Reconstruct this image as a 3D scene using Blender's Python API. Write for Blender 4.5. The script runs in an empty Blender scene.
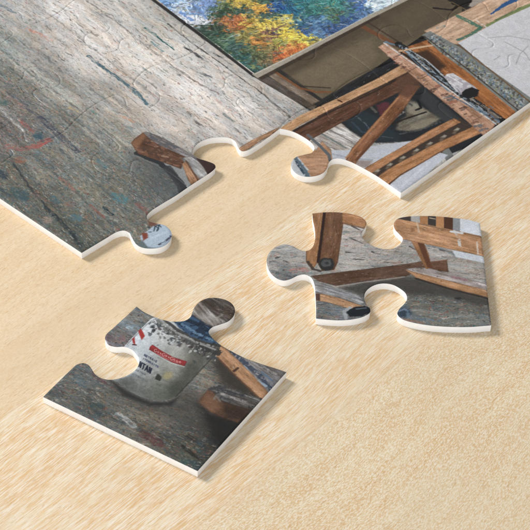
import bpy, math
import numpy as np

# ------------------------------------------------------------------ camera model (fitted) and plane geometry
S = 0.3406                      # metres per fitted unit: a jigsaw piece is 50 mm wide
FPX, PITCH, ROLL = 1762.2, 0.7167, -0.0498
PA, PB = 0.1468 * S, 0.1299 * S # piece pitch in metres
T = 0.0026                      # board thickness
POSE = {'corner': (-0.1703, 0.9769, -0.5158), 'edge': (0.0446, 1.0861, 0.0175), 'block': (-0.1594, 1.1527, -0.7031)}
CP, SP, CR, SR = math.cos(PITCH), math.sin(PITCH), math.cos(ROLL), math.sin(ROLL)

def plane(p):
    """a traced point of the print -> metres on the plane of the puzzle's top face"""
    p = np.asarray(p, float)
    X = (p[..., 0] - 265) / FPX; Y = -(p[..., 1] - 265) / FPX
    X, Y = X * CR + Y * SR, -X * SR + Y * CR
    k = SP - Y * CP
    return np.stack([X / k, (CP + Y * SP) / k], -1) * S

def pxof(p):
    x, y = p[..., 0] / S, p[..., 1] / S
    Z = y * CP + SP; Yc = y * SP - CP; X = x
    X, Yc = X * CR - Yc * SR, X * SR + Yc * CR
    return np.stack([265 + FPX * X / Z, 265 - FPX * Yc / Z], -1)

def local(p, pose):
    """traced point -> millimetres in a body's own print coordinates (u right, v up)"""
    x, y, t = POSE[pose]
    q = plane(p) - np.array([x, y]) * S
    c, s = math.cos(t), math.sin(t)
    return np.stack([q[..., 0] * c + q[..., 1] * s, -q[..., 0] * s + q[..., 1] * c], -1) * 1000

def to_plane(uv, pose):
    x, y, t = POSE[pose]; c, s = math.cos(t), math.sin(t)
    u, v = uv[..., 0] / 1000, uv[..., 1] / 1000
    return np.stack([u * c - v * s + x * S, u * s + v * c + y * S], -1)

# ------------------------------------------------------------------ noise
def _hash(ix, iy, seed):
    h = (ix.astype(np.int64) * 374761393 + iy.astype(np.int64) * 668265263 + seed * 974634777) & 0xffffffff
    h = ((h ^ (h >> 13)) * 1274126177) & 0xffffffff
    h = ((h ^ (h >> 16)) * 2246822519) & 0xffffffff
    return ((h ^ (h >> 15)) & 0xffffff).astype(np.float32) / 0xffffff

def vnoise(x, y, seed=0):
    ix = np.floor(x); iy = np.floor(y); fx = x - ix; fy = y - iy
    fx = fx * fx * (3 - 2 * fx); fy = fy * fy * (3 - 2 * fy)
    ix = ix.astype(np.int64); iy = iy.astype(np.int64)
    a = _hash(ix, iy, seed); b = _hash(ix + 1, iy, seed); c = _hash(ix, iy + 1, seed); d = _hash(ix + 1, iy + 1, seed)
    return (a * (1 - fx) + b * fx) * (1 - fy) + (c * (1 - fx) + d * fx) * fy

def fbm(x, y, seed=0, octs=3, gain=.55):
    s = 0; a = 1; n = 0
    for k in range(octs):
        s = s + a * vnoise(x * 2 ** k + 17.3 * k, y * 2 ** k + 9.1 * k, seed + 31 * k); n += a; a *= gain
    return s / n

def sstep(a, b, x):
    t = np.clip((x - a) / (b - a), 0, 1); return t * t * (3 - 2 * t)

# ------------------------------------------------------------------ painter: colours of the printed picture
class Print:
    def __init__(self, uv, pose):
        self.uv = uv.astype(np.float32); self.pose = pose
        self.c = np.zeros((len(uv), 3), np.float32); self.rag = 0.0; self.wear = False
    def base(self, samples, power=3.0, warp=0.0, mask=None, ws=3.0, seed=5):
        uv = self.uv if mask is None else self.uv[mask]
        if warp:
            uv = uv + warp * np.stack([fbm(uv[:, 0] / ws, uv[:, 1] / ws, seed) - .5, fbm(uv[:, 0] / ws, uv[:, 1] / ws, seed + 9) - .5], -1)
        P = local([s[:2] for s in samples], self.pose).astype(np.float32)
        C = np.array([s[2:5] for s in samples], np.float32)
        out = np.zeros((len(uv), 3), np.float32)
        for k in range(0, len(uv), 60000):
            d = ((uv[k:k + 60000, None, :] - P[None]) ** 2).sum(-1) + .3
            w = d ** (-power / 2)
            out[k:k + 60000] = (w @ C) / w.sum(1, keepdims=True)
        if mask is None: self.c = out
        else: self.c[mask] = out
    def _blend(self, idx, a, col):
        a = a[:, None].astype(np.float32)
        self.c[idx] = self.c[idx] * (1 - a) + np.asarray(col, np.float32) * a
    def _box(self, P, r):
        lo = P.min(0) - r; hi = P.max(0) + r
        return np.nonzero((self.uv[:, 0] > lo[0]) & (self.uv[:, 0] < hi[0]) & (self.uv[:, 1] > lo[1]) & (self.uv[:, 1] < hi[1]))[0]
    def sd(self, pts, r):
        P = local(pts, self.pose); idx = self._box(P, r + .5)
        q = self.uv[idx].astype(float)
        d = np.full(len(q), 1e9); ins = np.zeros(len(q), bool)
        n = len(P)
        for i in range(n):
            A, B = P[i], P[(i + 1) % n]; e = B - A; w = q - A
            t = np.clip((w @ e) / (e @ e + 1e-12), 0, 1)
            d = np.minimum(d, ((w - t[:, None] * e) ** 2).sum(1))
            with np.errstate(divide='ignore', invalid='ignore'):
                c = ((A[1] > q[:, 1]) != (B[1] > q[:, 1])) & (q[:, 0] < e[0] * (q[:, 1] - A[1]) / (B[1] - A[1]) + A[0])
            ins ^= c
        d = np.sqrt(d)
        if self.rag: d = d + self.rag * .9 * (fbm(q[:, 0] / 1.2, q[:, 1] / 1.2, 77, 4, .7) - .5) * 2
        return idx, np.where(ins, -d, d), q
    def poly(self, pts, col, soft=.22, a=1.0, rough=0.0, col2=None, grain=None, seed=1):
        """fill; col2 is mottled over col by noise; grain = (angle px vector, amount)"""
        idx, d, q = self.sd(pts, soft + rough)
        if not len(idx): return
        if rough: d = d + rough * 2 * (fbm(q[:, 0] / 1.2, q[:, 1] / 1.2, seed) - .5)
        al = (1 - sstep(-soft, soft, d)) * a
        c = np.broadcast_to(np.asarray(col, float), (len(idx), 3)).copy()
        if grain is not None:
            P = local(np.array(grain[0:2]), self.pose); e = P[1] - P[0]; e /= np.hypot(*e)
            s = q @ e; t = q @ np.array([-e[1], e[0]])
            n = fbm(s / 5.0, t / .55, seed + 3, 3) - .5
            c = c * (1 + grain[2] * 2.4 * n[:, None])
            hs = min(1.0, grain[2] * 7); hb = fbm(s / 6, t / 1.8, seed + 13, 4, .65) - .5; c = c * (1 + .62 * hs * hb[:, None]) + hs * hb[:, None] * np.array([-10, 4, 22])
            sp = sstep(.70, .78, fbm(s / 1.3, t / .35, seed + 15, 3, .7)) * .28 * hs; c = c * (1 - sp[:, None]); sp = sstep(.72, .80, fbm(s / 1.4, t / .5, seed + 16, 3, .7)) * .35 * hs; c = c * (1 - sp[:, None]) + np.array([186, 182, 178]) * sp[:, None]
            if grain[2] > .09: g0 = c.mean(1, keepdims=True); c = g0 + (c - g0) * .92 + np.array([3, 1, 0])
            ed = 1 - sstep(.0, .5, -d); c = c * (1 - .42 * hs * (ed * fbm(s / 3, t / 3, seed + 14, 2))[:, None])
        if col2 is not None:
            m = sstep(.5, .62, fbm(q[:, 0] / 1.3, q[:, 1] / 1.3, seed + 7, 3))
            c = c * (1 - m[:, None]) + np.asarray(col2, float) * m[:, None]
        if self.wear: al = al * (.35 + .65 * sstep(.34, .56, fbm(q[:, 0] / .9, q[:, 1] / .6, seed + 17, 3, .7)))
        self._blend(idx, al, c)
    def line(self, pts, col, w, soft=.25, a=1.0, taper=False, rough=.35, seed=2, dry=0.0):
        P = local(pts, self.pose); w = w * .14
        idx = self._box(P, w + soft + rough + self.rag); q = self.uv[idx].astype(float)
        if not len(idx): return
        q0 = q
        if self.rag: q = q + self.rag * np.stack([fbm(q[:, 0] / 1.5, q[:, 1] / 1.5, seed + 60, 4, .7) - .5, fbm(q[:, 0] / 1.5, q[:, 1] / 1.5, seed + 61, 4, .7) - .5], -1) * 2
        best = np.full(len(q), 1e9); tt = np.zeros(len(q))
        L = np.hypot(*np.diff(P, axis=0).T); cum = np.concatenate([[0], np.cumsum(L)])
        for i in range(len(P) - 1):
            A, B = P[i], P[i + 1]; e = B - A; ww = q - A
            t = np.clip((ww @ e) / (e @ e + 1e-12), 0, 1)
            d = np.sqrt(((ww - t[:, None] * e) ** 2).sum(1))
            m = d < best; best = np.where(m, d, best); tt = np.where(m, (cum[i] + t * L[i]) / cum[-1], tt)
        wid = w * (1 - tt * .8 if taper else 1.0)
        if rough: best = best + rough * 1.2 * w * (fbm(q[:, 0] / .8, q[:, 1] / .8, seed) - .5) * 2
        al = (1 - sstep(wid - soft * .5, wid + soft, best)) * a
        if dry: al = al * sstep(dry - .1, dry + .1, fbm(q[:, 0] / .7, q[:, 1] / .7, seed + 4))
        if self.wear:
            e = P[-1] - P[0]; e /= np.hypot(*e) + 1e-9; sx = q0 @ e; tx = q0 @ np.array([-e[1], e[0]])
            al = al * (.25 + .75 * sstep(.36, .58, fbm(sx / 2.2, tx / .45, seed + 62, 3, .7)))
            col = np.asarray(col, float) * (1 + .5 * (fbm(sx / .8, tx / .35, seed + 63, 3) - .5))[:, None]
        self._blend(idx, al, col)
    def disc(self, p, rx, col, a=1.0, ry=None, soft=.5, ang=(1, 0), seed=3):
        ry = ry or rx
        e = np.array(ang, float); e /= np.hypot(*e); n = np.array([-e[1], e[0]])
        pts = [np.array(p) + e * rx * math.cos(k * math.pi / 8) + n * ry * math.sin(k * math.pi / 8) for k in range(16)]
        self.poly(pts, col, soft=soft, a=a, rough=.5, seed=seed)
    def floor_texture(self, amt, dirpx, mask=None, seed=40, light=1.0):
        """worn, paint spattered boards: streaks along the boards, flecks and spatters"""
        q = self.uv; idx = np.arange(len(q)) if mask is None else np.nonzero(mask)[0]; q = q[idx]
        P = local(np.array(dirpx, float), self.pose); e = P[1] - P[0]; e /= np.hypot(*e)
        s = q @ e; t = q @ np.array([-e[1], e[0]])
        w = (fbm(s / 9, t / 9, seed + 90) - .5) * 2.6 + (fbm(s / 1.6, t / 1.6, seed + 91, 2) - .5) * .5; t = t + w
        s = s + (fbm(s / 2, t / 2, seed + 92, 2) - .5) * 1.2
        lum = self.c[idx].mean(1); dark = 1 - sstep(112, 178, lum)                  # the near, dirtier end of the floor is grittier
        st = fbm(s / 14, t / 1.5, seed, 4) - .5 + .9 * (fbm(s / 45, t / 3.2, seed + 8, 3) - .5)
        sm = fbm(s / 5, t / .6, seed + 5, 3) - .5
        fi = fbm(s / 1.5, t / .38, seed + 1, 3, .7) - .5
        gr = vnoise(s / .33, t / .27, seed + 2) - .5
        c = (self.c[idx] + (7 * (1 - dark) - 2 * dark)[:, None] + (1 - dark)[:, None] * np.array([2, 1, -1]) + dark[:, None] * np.array([-1, 2, 3])) * (1 + amt * ((.62 + .15 * dark) * st + (.40 + .1 * dark) * sm + (.30 + .45 * dark) * fi + (.08 + .25 * dark) * gr))[:, None]
        hue = (fbm(s / 6, t / 1.6, seed + 3, 3) - .5)[:, None]; hue2 = (fbm(s / 1.4, t / .5, seed + 4, 3) - .5)[:, None]
        c = c + hue * np.array([24, 2, -20]) * amt * 2 + hue2 * np.array([20, 0, -16]) * amt * 2 * (.5 + dark[:, None])
        crack = np.abs(fbm(s / 16, t / 1.1, seed + 6, 2) - .5); cm = (1 - sstep(.0, .012, crack)) * sstep(.52, .62, fbm(s / 5, t / 3, seed + 7, 2)) * .3
        c = c * (1 - cm[:, None])
        for k, (th, col, a, ls, lt, dk) in enumerate([(.70, (168, 162, 152), .5, 1.1, .42, 1.0), (.70, (46, 50, 50), .6, .9, .4, .9), (.71, (132, 78, 68), .6, 1.0, .5, 1.0), (.71, (66, 98, 104), .6, 1.1, .5, 1.0), (.72, (160, 132, 84), .5, .9, .4, .8), (.72, (84, 108, 84), .5, 1.1, .5, .8), (.73, (190, 150, 138), .5, .8, .4, .8), (.765, (66, 66, 66), .8, 2.6, .36, .4), (.72, (196, 190, 182), .5, 1.4, .34, 1.0), (.73, (150, 112, 104), .4, 1.6, .45, .9), (.74, (56, 56, 54), .5, 2.0, .4, .9), (.78, (74, 106, 114), .45, 3.2, .75, .5),
                                          (.76, (150, 96, 84), .5, 3.0, .8, .7), (.78, (92, 112, 94), .45, 4.0, .9, .8), (.78, (196, 150, 122), .4, 3.2, .8, .3), (.72, (66, 68, 66), .4, 5, .5, .8)]):
            if k < 7: dk_ = dark * dk
            else: dk_ = dk + (1 - dk) * (1 - dark)
            m = (sstep(th, th + .07, fbm(s / ls, t / lt, seed + 10 + k, 3)) * a * dk_)[:, None] * min(1, amt * 3)
            c = c * (1 - m) + np.array(col) * light * m
        self.c[idx] = c

# ------------------------------------------------------------------ the picture, body by body (traced in photo coordinates)
FLOOR_B = [(0, 8, 158, 156, 154), (30, 5, 172, 168, 165), (60, 12, 190, 184, 180), (110, 8, 178, 172, 166), (0, 40, 140, 142, 136), (20, 25, 160, 155, 150),
 (60, 40, 172, 165, 160), (100, 42, 192, 185, 180), (100, 62, 188, 180, 174), (40, 62, 155, 150, 145), (0, 75, 112, 110, 102), (20, 95, 118, 112, 105),
 (60, 90, 150, 146, 138), (90, 95, 158, 152, 145), (60, 120, 128, 124, 116), (30, 125, 115, 108, 102), (0, 130, 112, 102, 98), (10, 170, 100, 98, 90),
 (50, 165, 118, 114, 106), (90, 160, 122, 120, 112), (110, 130, 138, 134, 126), (130, 110, 168, 160, 152), (150, 100, 190, 182, 176), (170, 120, 184, 176, 170),
 (150, 60, 192, 186, 180), (190, 90, 200, 192, 187), (215, 110, 198, 190, 184), (240, 110, 196, 190, 186), (220, 130, 186, 178, 172), (265, 120, 178, 172, 168),
 (200, 60, 182, 178, 174), (160, 25, 168, 164, 158), (240, 80, 178, 174, 170), (270, 100, 168, 164, 160), (190, 140, 165, 158, 152), (40, 200, 96, 94, 86),
 (20, 200, 88, 90, 84), (70, 230, 88, 88, 80), (100, 230, 112, 108, 98), (130, 215, 112, 110, 102), (90, 195, 118, 116, 106), (140, 180, 104, 104, 98),
 (165, 185, 92, 94, 92), (170, 200, 105, 106, 104), (120, 175, 112, 112, 105), (150, 215, 112, 108, 100), (82, 250, 76, 78, 72), (300, 120, 150, 146, 142), (330, 140, 160, 156, 152),
 (-30, 40, 120, 120, 114), (-40, 120, 95, 92, 86)]

PAINTING = [(165, 3, 92, 134, 184), (180, 8, 165, 180, 200), (195, 12, 110, 145, 192), (200, 22, 186, 190, 202), (188, 20, 196, 196, 204), (210, 5, 96, 126, 178), (172, -4, 130, 165, 205),
 (218, 34, 46, 76, 58), (220, 12, 56, 86, 60), (204, 30, 52, 74, 62), (228, 24, 168, 96, 50), (238, 22, 192, 100, 48), (234, 3, 196, 158, 55), (260, 8, 220, 150, 45), (246, 1, 215, 180, 55),
 (240, 12, 52, 82, 68), (226, 6, 92, 108, 60), (276, 8, 26, 78, 150), (268, 16, 60, 90, 80), (250, 22, 206, 166, 56), (264, 24, 212, 176, 56), (284, 32, 224, 190, 50), (276, 26, 212, 178, 60),
 (274, 34, 120, 80, 70), (250, 34, 130, 122, 56), (258, 42, 196, 120, 46), (222, 40, 80, 112, 84), (214, 30, 50, 70, 52), (236, 48, 52, 84, 76), (250, 50, 84, 100, 62), (240, 60, 44, 90, 84), (254, 68, 58, 98, 86),
 (262, 56, 96, 100, 62), (268, 62, 116, 96, 62), (282, 56, 196, 98, 46), (276, 26, 215, 180, 60), (292, 38, 222, 184, 52), (282, 42, 170, 162, 62), (304, 38, 216, 190, 56), (296, 49, 208, 112, 44), (286, 50, 196, 116, 52),
 (274, 50, 130, 118, 66), (300, 24, 40, 86, 112), (290, 12, 28, 96, 132), (310, 10, 48, 118, 112), (320, 22, 62, 108, 150), (336, 16, 70, 112, 86), (336, 28, 52, 84, 138), (350, 10, 60, 110, 112), (350, 20, 44, 78, 130),
 (330, 2, 50, 130, 122), (360, 6, 56, 96, 164), (372, 5, 182, 206, 224), (364, 14, 70, 104, 150), (318, 34, 76, 116, 158), (308, 30, 48, 84, 140), (286, 20, 196, 176, 70), (390, -4, 180, 204, 222), (300, 0, 36, 110, 120), (265, 0, 60, 90, 70), (280, -6, 30, 90, 130)]

def paint_block(pr):
    pr.base(FLOOR_B, 3.2, warp=3)
    pr.floor_texture(.40, ((90, 57), (146, 102)), seed=40)
    L, PO, D = pr.line, pr.poly, pr.disc; pr.rag = .5; pr.wear = True
    # ---- streaks and stains on the painted floor
    L([(0, 38), (26, 62), (50, 83), (80, 107)], (168, 172, 162), 5.0, a=.7)
    L([(-5, 44), (24, 69), (50, 92)], (74, 88, 76), 3.0, a=.55, dry=.42)
    L([(0, 5), (14, 12)], (95, 112, 128), 4, a=.7); L([(26, 22), (37, 28)], (90, 120, 110), 2, a=.5)
    L([(27, 29), (40, 34), (51, 41)], (196, 120, 96), 5, a=.65, dry=.4)
    L([(78, 40), (96, 50)], (88, 96, 102), 2.2, a=.8)
    L([(88, 56), (104, 68), (118, 78), (134, 90), (147, 104)], (70, 95, 106), 4.2, a=.95)
    L([(134, 92), (150, 106)], (90, 120, 130), 5, a=.6, dry=.45)
    L([(144, 28), (154, 34), (164, 42), (174, 50)], (48, 92, 92), 4.6, taper=True); L([(151, 42), (163, 51)], (96, 128, 134), 3.6, a=.8)
    L([(86, 0), (104, 13), (122, 26), (156, 54), (196, 82)], (122, 112, 106), 2.2, a=.8, dry=.3)
    L([(96, 12), (122, 22)], (96, 104, 112), 2.6, a=.6, dry=.42)
    L([(180, 72), (200, 84), (221, 95)], (120, 112, 108), 1.8, a=.75)
    L([(184, 47), (196, 54), (207, 62)], (88, 90, 92), 2.8); L([(201, 73), (212, 77)], (84, 92, 96), 3, a=.9); L([(224, 114), (234, 122)], (104, 116, 116), 3, a=.8)
    L([(162, 90), (190, 112), (205, 124)], (170, 140, 128), 3, a=.35, dry=.4); L([(214, 98), (236, 114)], (196, 150, 132), 4, a=.5, dry=.42)
    L([(188, 112), (191, 114)], (90, 86, 84), 3.4, a=.8); L([(196, 122), (200, 125)], (100, 92, 90), 3, a=.7); L([(140, 66), (152, 74)], (110, 128, 130), 2.2, a=.6)
    L([(115, 68), (126, 75)], (178, 120, 88), 3.4, a=.6, dry=.4); L([(120, 116), (134, 122)], (196, 132, 96), 3.2, a=.55); L([(88, 108), (96, 114)], (70, 120, 106), 3, a=.6)
    L([(50, 104), (74, 112), (96, 130)], (158, 152, 138), 3, a=.5, dry=.4); L([(70, 108), (78, 112)], (196, 160, 90), 2.6, a=.5)
    L([(8, 92), (20, 101), (32, 112), (44, 120)], (80, 82, 90), 5, a=.8); L([(40, 118), (54, 130), (66, 142), (77, 151)], (66, 70, 82), 8, a=.8, dry=.32)
    L([(0, 108), (12, 120), (23, 131)], (176, 176, 174), 3.6, a=.8); L([(8, 96), (24, 108)], (150, 96, 90), 5, a=.5, dry=.38); L([(0, 78), (12, 84)], (176, 140, 132), 3, a=.6)
    L([(8, 146), (20, 149), (34, 147), (49, 140)], (156, 88, 82), 8, a=.72, dry=.26); L([(36, 148), (50, 141)], (170, 78, 72), 4, a=.6)
    D((38, 136), 6, (54, 84, 98), .8, 3.6); D((20, 160), 6, (142, 92, 72), .75, 3.6); D((3, 103), 6, (60, 92, 90), .7, 3); D((2, 175), 7, (48, 62, 74), .8, 4, ang=(1, .6))
    L([(14, 164), (22, 176), (31, 189), (46, 206), (66, 226), (82, 246)], (52, 58, 62), 2.6, a=.85); L([(46, 208), (66, 227), (80, 243)], (44, 54, 58), 4.6, a=.8, dry=.36)
    D((20, 194), 11, (58, 84, 92), .75, 5, ang=(1, .55)); D((55, 200), 6, (66, 98, 108), .75, 3, ang=(1, .7)); D((77, 218), 6.5, (78, 112, 122), .75, 3.6, ang=(1, .3))
    L([(34, 193), (48, 202)], (146, 104, 92), 5, a=.6, dry=.36); D((48, 220), 6, (158, 136, 126), .6, 3.4); D((70, 204), 6, (140, 100, 92), .5, 3); D((8, 212), 7, (52, 66, 66), .6, 4)
    D((119, 198), 9.5, (74, 124, 134), .85, 4.6, ang=(1, .45)); L([(104, 208), (112, 215)], (44, 62, 68), 3.4); L([(100, 212), (118, 222)], (165, 162, 152), 2.6, a=.6, dry=.4)
    L([(138, 204), (150, 214)], (128, 84, 78), 6, a=.7, dry=.36); L([(138, 164), (118, 178)], (140, 136, 128), 3, a=.3); L([(72, 168), (86, 160)], (80, 84, 84), 2, a=.5)
    for pts, col, w_ in (([(0, 60), (40, 92), (90, 132), (120, 158)], (92, 96, 90), 2.2), ([(0, 128), (40, 160), (80, 196), (110, 224)], (84, 86, 80), 2.0), ([(30, 0), (70, 30), (120, 70), (150, 92)], (140, 134, 128), 2.0),
                         ([(50, 88), (90, 118), (128, 150)], (96, 100, 96), 2.4), ([(60, 150), (100, 186), (130, 212)], (84, 92, 92), 3.0), ([(10, 60), (40, 84), (64, 100)], (182, 178, 170), 3.0), ([(84, 128), (110, 150)], (170, 166, 156), 3.0),
                         ([(20, 120), (34, 132)], (150, 84, 76), 4), ([(90, 205), (104, 218)], (140, 92, 80), 3), ([(60, 178), (74, 190)], (148, 100, 88), 4), ([(98, 160), (106, 168)], (84, 120, 126), 4), ([(0, 228 - 40), (16, 200)], (60, 74, 82), 5)):
        L(pts, col, w_, a=.7, seed=int(pts[0][0] + pts[1][1]))
    # ---- cracks between the boards
    pr.rag = .22
    L([(168, 24), (196, 46), (214, 58), (238, 76), (262, 93), (290, 117)], (62, 58, 56), 1.7, a=.9); L([(186, 48), (199, 57)], (66, 62, 60), 1.8, a=.8)
    L([(214, 53), (232, 65)], (52, 50, 50), 2.6, taper=True); L([(262, 92), (285, 116)], (104, 98, 94), 1.6, a=.7)
    for a_, b_ in (((236, 88), (248, 93)), ((238, 92), (244, 97)), ((246, 90), (254, 99)), ((242, 86), (252, 88)), ((256, 108), (284, 110)), ((262, 114), (276, 124))): L([a_, b_], (120, 116, 112), 1.2, a=.7)
    PO([(140, -12), (180, 19), (254, 74), (262, 80), (256, 84), (222, 62), (176, 28), (120, -12)], (150, 146, 140), soft=1.2, a=.3)
    pr.rag = .11; pr.wear = False
    # ---- back of the canvas, dark gap, easel
    PO([(255, 76), (300, 56), (450, -20), (560, -20), (560, 110), (480, 150), (330, 128), (312, 112)], (46, 44, 42), soft=.3)
    PO([(252, 76), (262, 73), (322, 108), (314, 112)], (84, 76, 68), grain=((262, 76), (314, 108), .25))
    PO([(264, 73), (272, 68), (320, 101), (312, 105)], (118, 102, 86), grain=((264, 73), (314, 103), .15))
    PO([(276, 66), (378, 12), (440, -20), (462, -14), (462, 14), (420, 38), (378, 66), (322, 99)], (98, 86, 67), grain=((276, 66), (378, 12), .05)); PO([(290, 78), (330, 56), (372, 40), (376, 60), (330, 90), (310, 88)], (116, 102, 80), soft=2.6, a=.7); PO([(276, 66), (378, 12), (420, -10), (424, 0), (380, 26), (290, 76)], (74, 62, 48), soft=2.2, a=.6); PO([(392, 16), (424, -2), (440, 4), (416, 28), (400, 34)], (112, 98, 76), soft=2.4, a=.6); PO([(352, 50), (362, 42), (374, 44), (380, 58), (366, 64)], (108, 94, 74), soft=1.4, a=.4)
    PO([(380, 20), (430, -8), (456, -8), (450, 14), (420, 36), (394, 44)], (84, 72, 56), soft=1.4, a=.6)
    L([(272, 70), (300, 88), (316, 92), (330, 92)], (122, 76, 44), 3.6, a=.85); L([(300, 86), (330, 88)], (58, 46, 36), 2, a=.8)
    L([(358, 24), (378, 35), (398, 46)], (112, 70, 44), 7, a=.9, rough=.1); L([(364, 20), (402, 44)], (66, 48, 36), 2.4, a=.7)
    PO([(440, -8), (480, -8), (474, 4), (462, 8), (452, 4)], (36, 30, 26), rough=.8); L([(434, 8), (452, 10), (460, 4)], (40, 32, 26), 3); L([(452, 2), (470, 12)], (150, 120, 70), 1.2, a=.6)
    PO([(480, -8), (500, -8), (476, 8), (468, 6)], (150, 140, 130), rough=.5)
    PO([(314, 108), (376, 68), (420, 37), (432, 30), (436, 38), (410, 56), (378, 80), (326, 111)], (34, 35, 37), grain=((320, 104), (420, 38), .2))
    # painting on the floor
    PO([(143, -10), (157, 1), (182, 19), (215, 44), (256, 76), (253, 77), (214, 47), (179, 21), (138, -10)], (48, 44, 44), soft=.25)
    idx, d, q = pr.sd([(148, -8), (180, 18), (215, 43), (255, 74), (300, 52), (376, 12), (420, -10), (420, -40), (100, -40)], .3)
    mask = np.zeros(len(pr.uv), bool); mask[idx[d < 0]] = True
    if mask.any():
        pr.base(PAINTING, 5.0, warp=9.0, mask=mask, ws=1.1)
        q = pr.uv[mask]; t = q[:, 0] * .6 + q[:, 1] * .8; s = -q[:, 0] * .8 + q[:, 1] * .6
        w = (fbm(q[:, 0] / 4, q[:, 1] / 4, 71) - .5) * 5
        n = fbm((s + w) / .42, (t + w) / 2.2, 70, 4, .7) - .5; n2 = fbm((t - w) / .42, (s + w) / 2.2, 74, 4, .7) - .5
        sel = (fbm(q[:, 0] / 3, q[:, 1] / 3, 75) > .5)
        nn = np.where(sel, n, n2); nn = (sstep(-.16, .16, nn) - .5) * .26 + nn * .62
        pr.c[mask] = np.clip(pr.c[mask] * (.93 + .95 * nn[:, None]) + 8 * nn[:, None], 8, 225)
        g_ = pr.c[mask].mean(1, keepdims=True); pr.c[mask] = (g_ + (pr.c[mask] - g_) * .84) * 1.04 + 8
        for k, col in enumerate([(30, 62, 52), (198, 176, 80), (44, 84, 130), (150, 84, 54), (186, 196, 204), (20, 34, 40)]):
            m = sstep(.70, .80, fbm(s / 1.0 + k * 11, t / 2.2 + k * 7, 80 + k, 3))[:, None] * .4
            pr.c[mask] = pr.c[mask] * (1 - m) + np.array(col) * m
    L([(264, 32), (274, 30), (286, 24)], (96, 66, 84), 1.6, a=.7); L([(318, 22), (326, 32), (338, 34)], (36, 62, 112), 3, a=.6, dry=.4); L([(296, 20), (312, 24), (326, 18)], (150, 186, 200), 3, a=.6, dry=.46); L([(330, 8), (346, 6), (360, 0)], (140, 180, 170), 3, a=.5, dry=.46); L([(306, 36), (320, 28)], (130, 168, 190), 2.4, a=.6, dry=.46); L([(214, 26), (222, 12), (236, -4)], (40, 66, 48), 6, a=.6, dry=.38); L([(206, 36), (224, 50), (240, 60)], (46, 74, 56), 8, a=.6, dry=.4); L([(340, 24), (352, 26), (362, 18)], (186, 196, 214), 2, a=.6, dry=.45)
    L([(262, 36), (280, 36), (290, 33)], (232, 208, 80), 3, a=.6, dry=.4); L([(276, 58), (296, 50)], (196, 92, 48), 5, a=.6, dry=.38); L([(180, 12), (192, 20)], (84, 122, 186), 5, a=.7, dry=.36); L([(196, 6), (206, 18)], (96, 132, 190), 4, a=.6, dry=.36)
    PO([(252, 74.5), (300, 51), (376, 12), (424, -12), (424, -8), (378, 15), (302, 55), (258, 78)], (152, 144, 130), soft=.2); L([(255, 74), (300, 52), (376, 11.5)], (196, 190, 176), .9, a=.7)
    PO([(258, 78), (302, 55), (378, 15), (380, 17), (304, 58), (262, 80)], (60, 50, 40), soft=.3, a=.8)
    # floor seen below the easel bar and the wedge of white cloth
    PO([(300, 142), (338, 120), (350, 130), (368, 140), (376, 150), (345, 160), (326, 158)], (166, 160, 154), grain=((310, 130), (350, 148), .3)); L([(322, 134), (346, 148)], (84, 100, 100), 1.6, a=.7); L([(330, 130), (352, 142)], (92, 80, 74), 1.4, a=.7); L([(316, 140), (330, 148)], (110, 96, 88), 1.4, a=.6)
    PO([(340, 118), (376, 96), (412, 76), (426, 88), (484, 134), (478, 146), (440, 130), (416, 141), (380, 143), (366, 141), (350, 130)], (38, 41, 44), rough=.3, soft=.7)
    PO([(340, 116), (362, 110), (380, 118), (396, 132), (400, 141), (372, 141), (352, 130)], (42, 52, 58), rough=.6, soft=1.4); L([(352, 122), (362, 132), (380, 134)], (62, 80, 92), 2, a=.6)
    PO([(376, 105), (386, 102), (394, 106), (392, 113), (380, 115)], (98, 46, 52), rough=.7, soft=.8, a=.85); L([(370, 106), (376, 112)], (96, 92, 84), 3, a=.8)
    PO([(404, 104), (412, 100), (430, 112), (442, 118), (428, 127), (408, 132), (396, 130), (398, 122), (406, 116)], (104, 98, 86), rough=.5, soft=.9, grain=((398, 126), (436, 108), .12)); PO([(408, 106), (416, 103), (430, 113), (420, 118), (408, 112)], (146, 138, 120), soft=.8, a=.7); PO([(410, 124), (430, 118), (438, 119), (424, 128), (410, 130)], (134, 124, 104), soft=.7, a=.7); L([(396, 98), (406, 100), (412, 106)], (58, 60, 62), 3, a=.7, dry=.36); L([(380, 122), (398, 132), (420, 134)], (32, 36, 40), 6, a=.5, dry=.4); L([(430, 100), (452, 118)], (92, 94, 92), 4, a=.5, dry=.4); PO([(424, 96), (440, 104), (446, 114), (436, 112)], (30, 32, 34), soft=1, a=.8); L([(400, 134), (420, 130), (440, 122)], (92, 92, 88), 2.4, a=.6, dry=.4); L([(356, 116), (366, 124), (372, 134)], (100, 112, 118), 1.8, a=.6, dry=.4); L([(412, 94), (404, 106), (398, 112)], (120, 116, 106), 2, a=.6, dry=.42); L([(378, 136), (392, 138)], (80, 88, 94), 2, a=.6, dry=.4); L([(392, 124), (408, 118), (426, 112)], (40, 34, 30), 2.2); L([(394, 118), (404, 112)], (190, 184, 170), 2.4, a=.7, dry=.4); L([(418, 100), (421, 108), (416, 110)], (24, 24, 26), 2.6)
    PO([(424, 88), (476, 132), (470, 140), (450, 126), (436, 116), (420, 100)], (62, 64, 64), soft=.8, a=.8)
    PO([(322, 150), (346, 150), (380, 145), (418, 140), (430, 136), (380, 170), (352, 166), (330, 160)], (172, 174, 180), soft=.25); L([(332, 154), (350, 158), (372, 160)], (130, 134, 142), 2.5, a=.5)
    PO([(352, 160), (372, 161), (368, 168), (356, 166)], (120, 96, 84), a=.6, soft=.6)
    # long easel bar
    PO([(286, 134), (330, 110), (376, 89), (412, 70), (420, 82), (376, 104), (312, 139), (300, 146)], (92, 60, 42), grain=((300, 134), (376, 96), .18))
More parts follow.
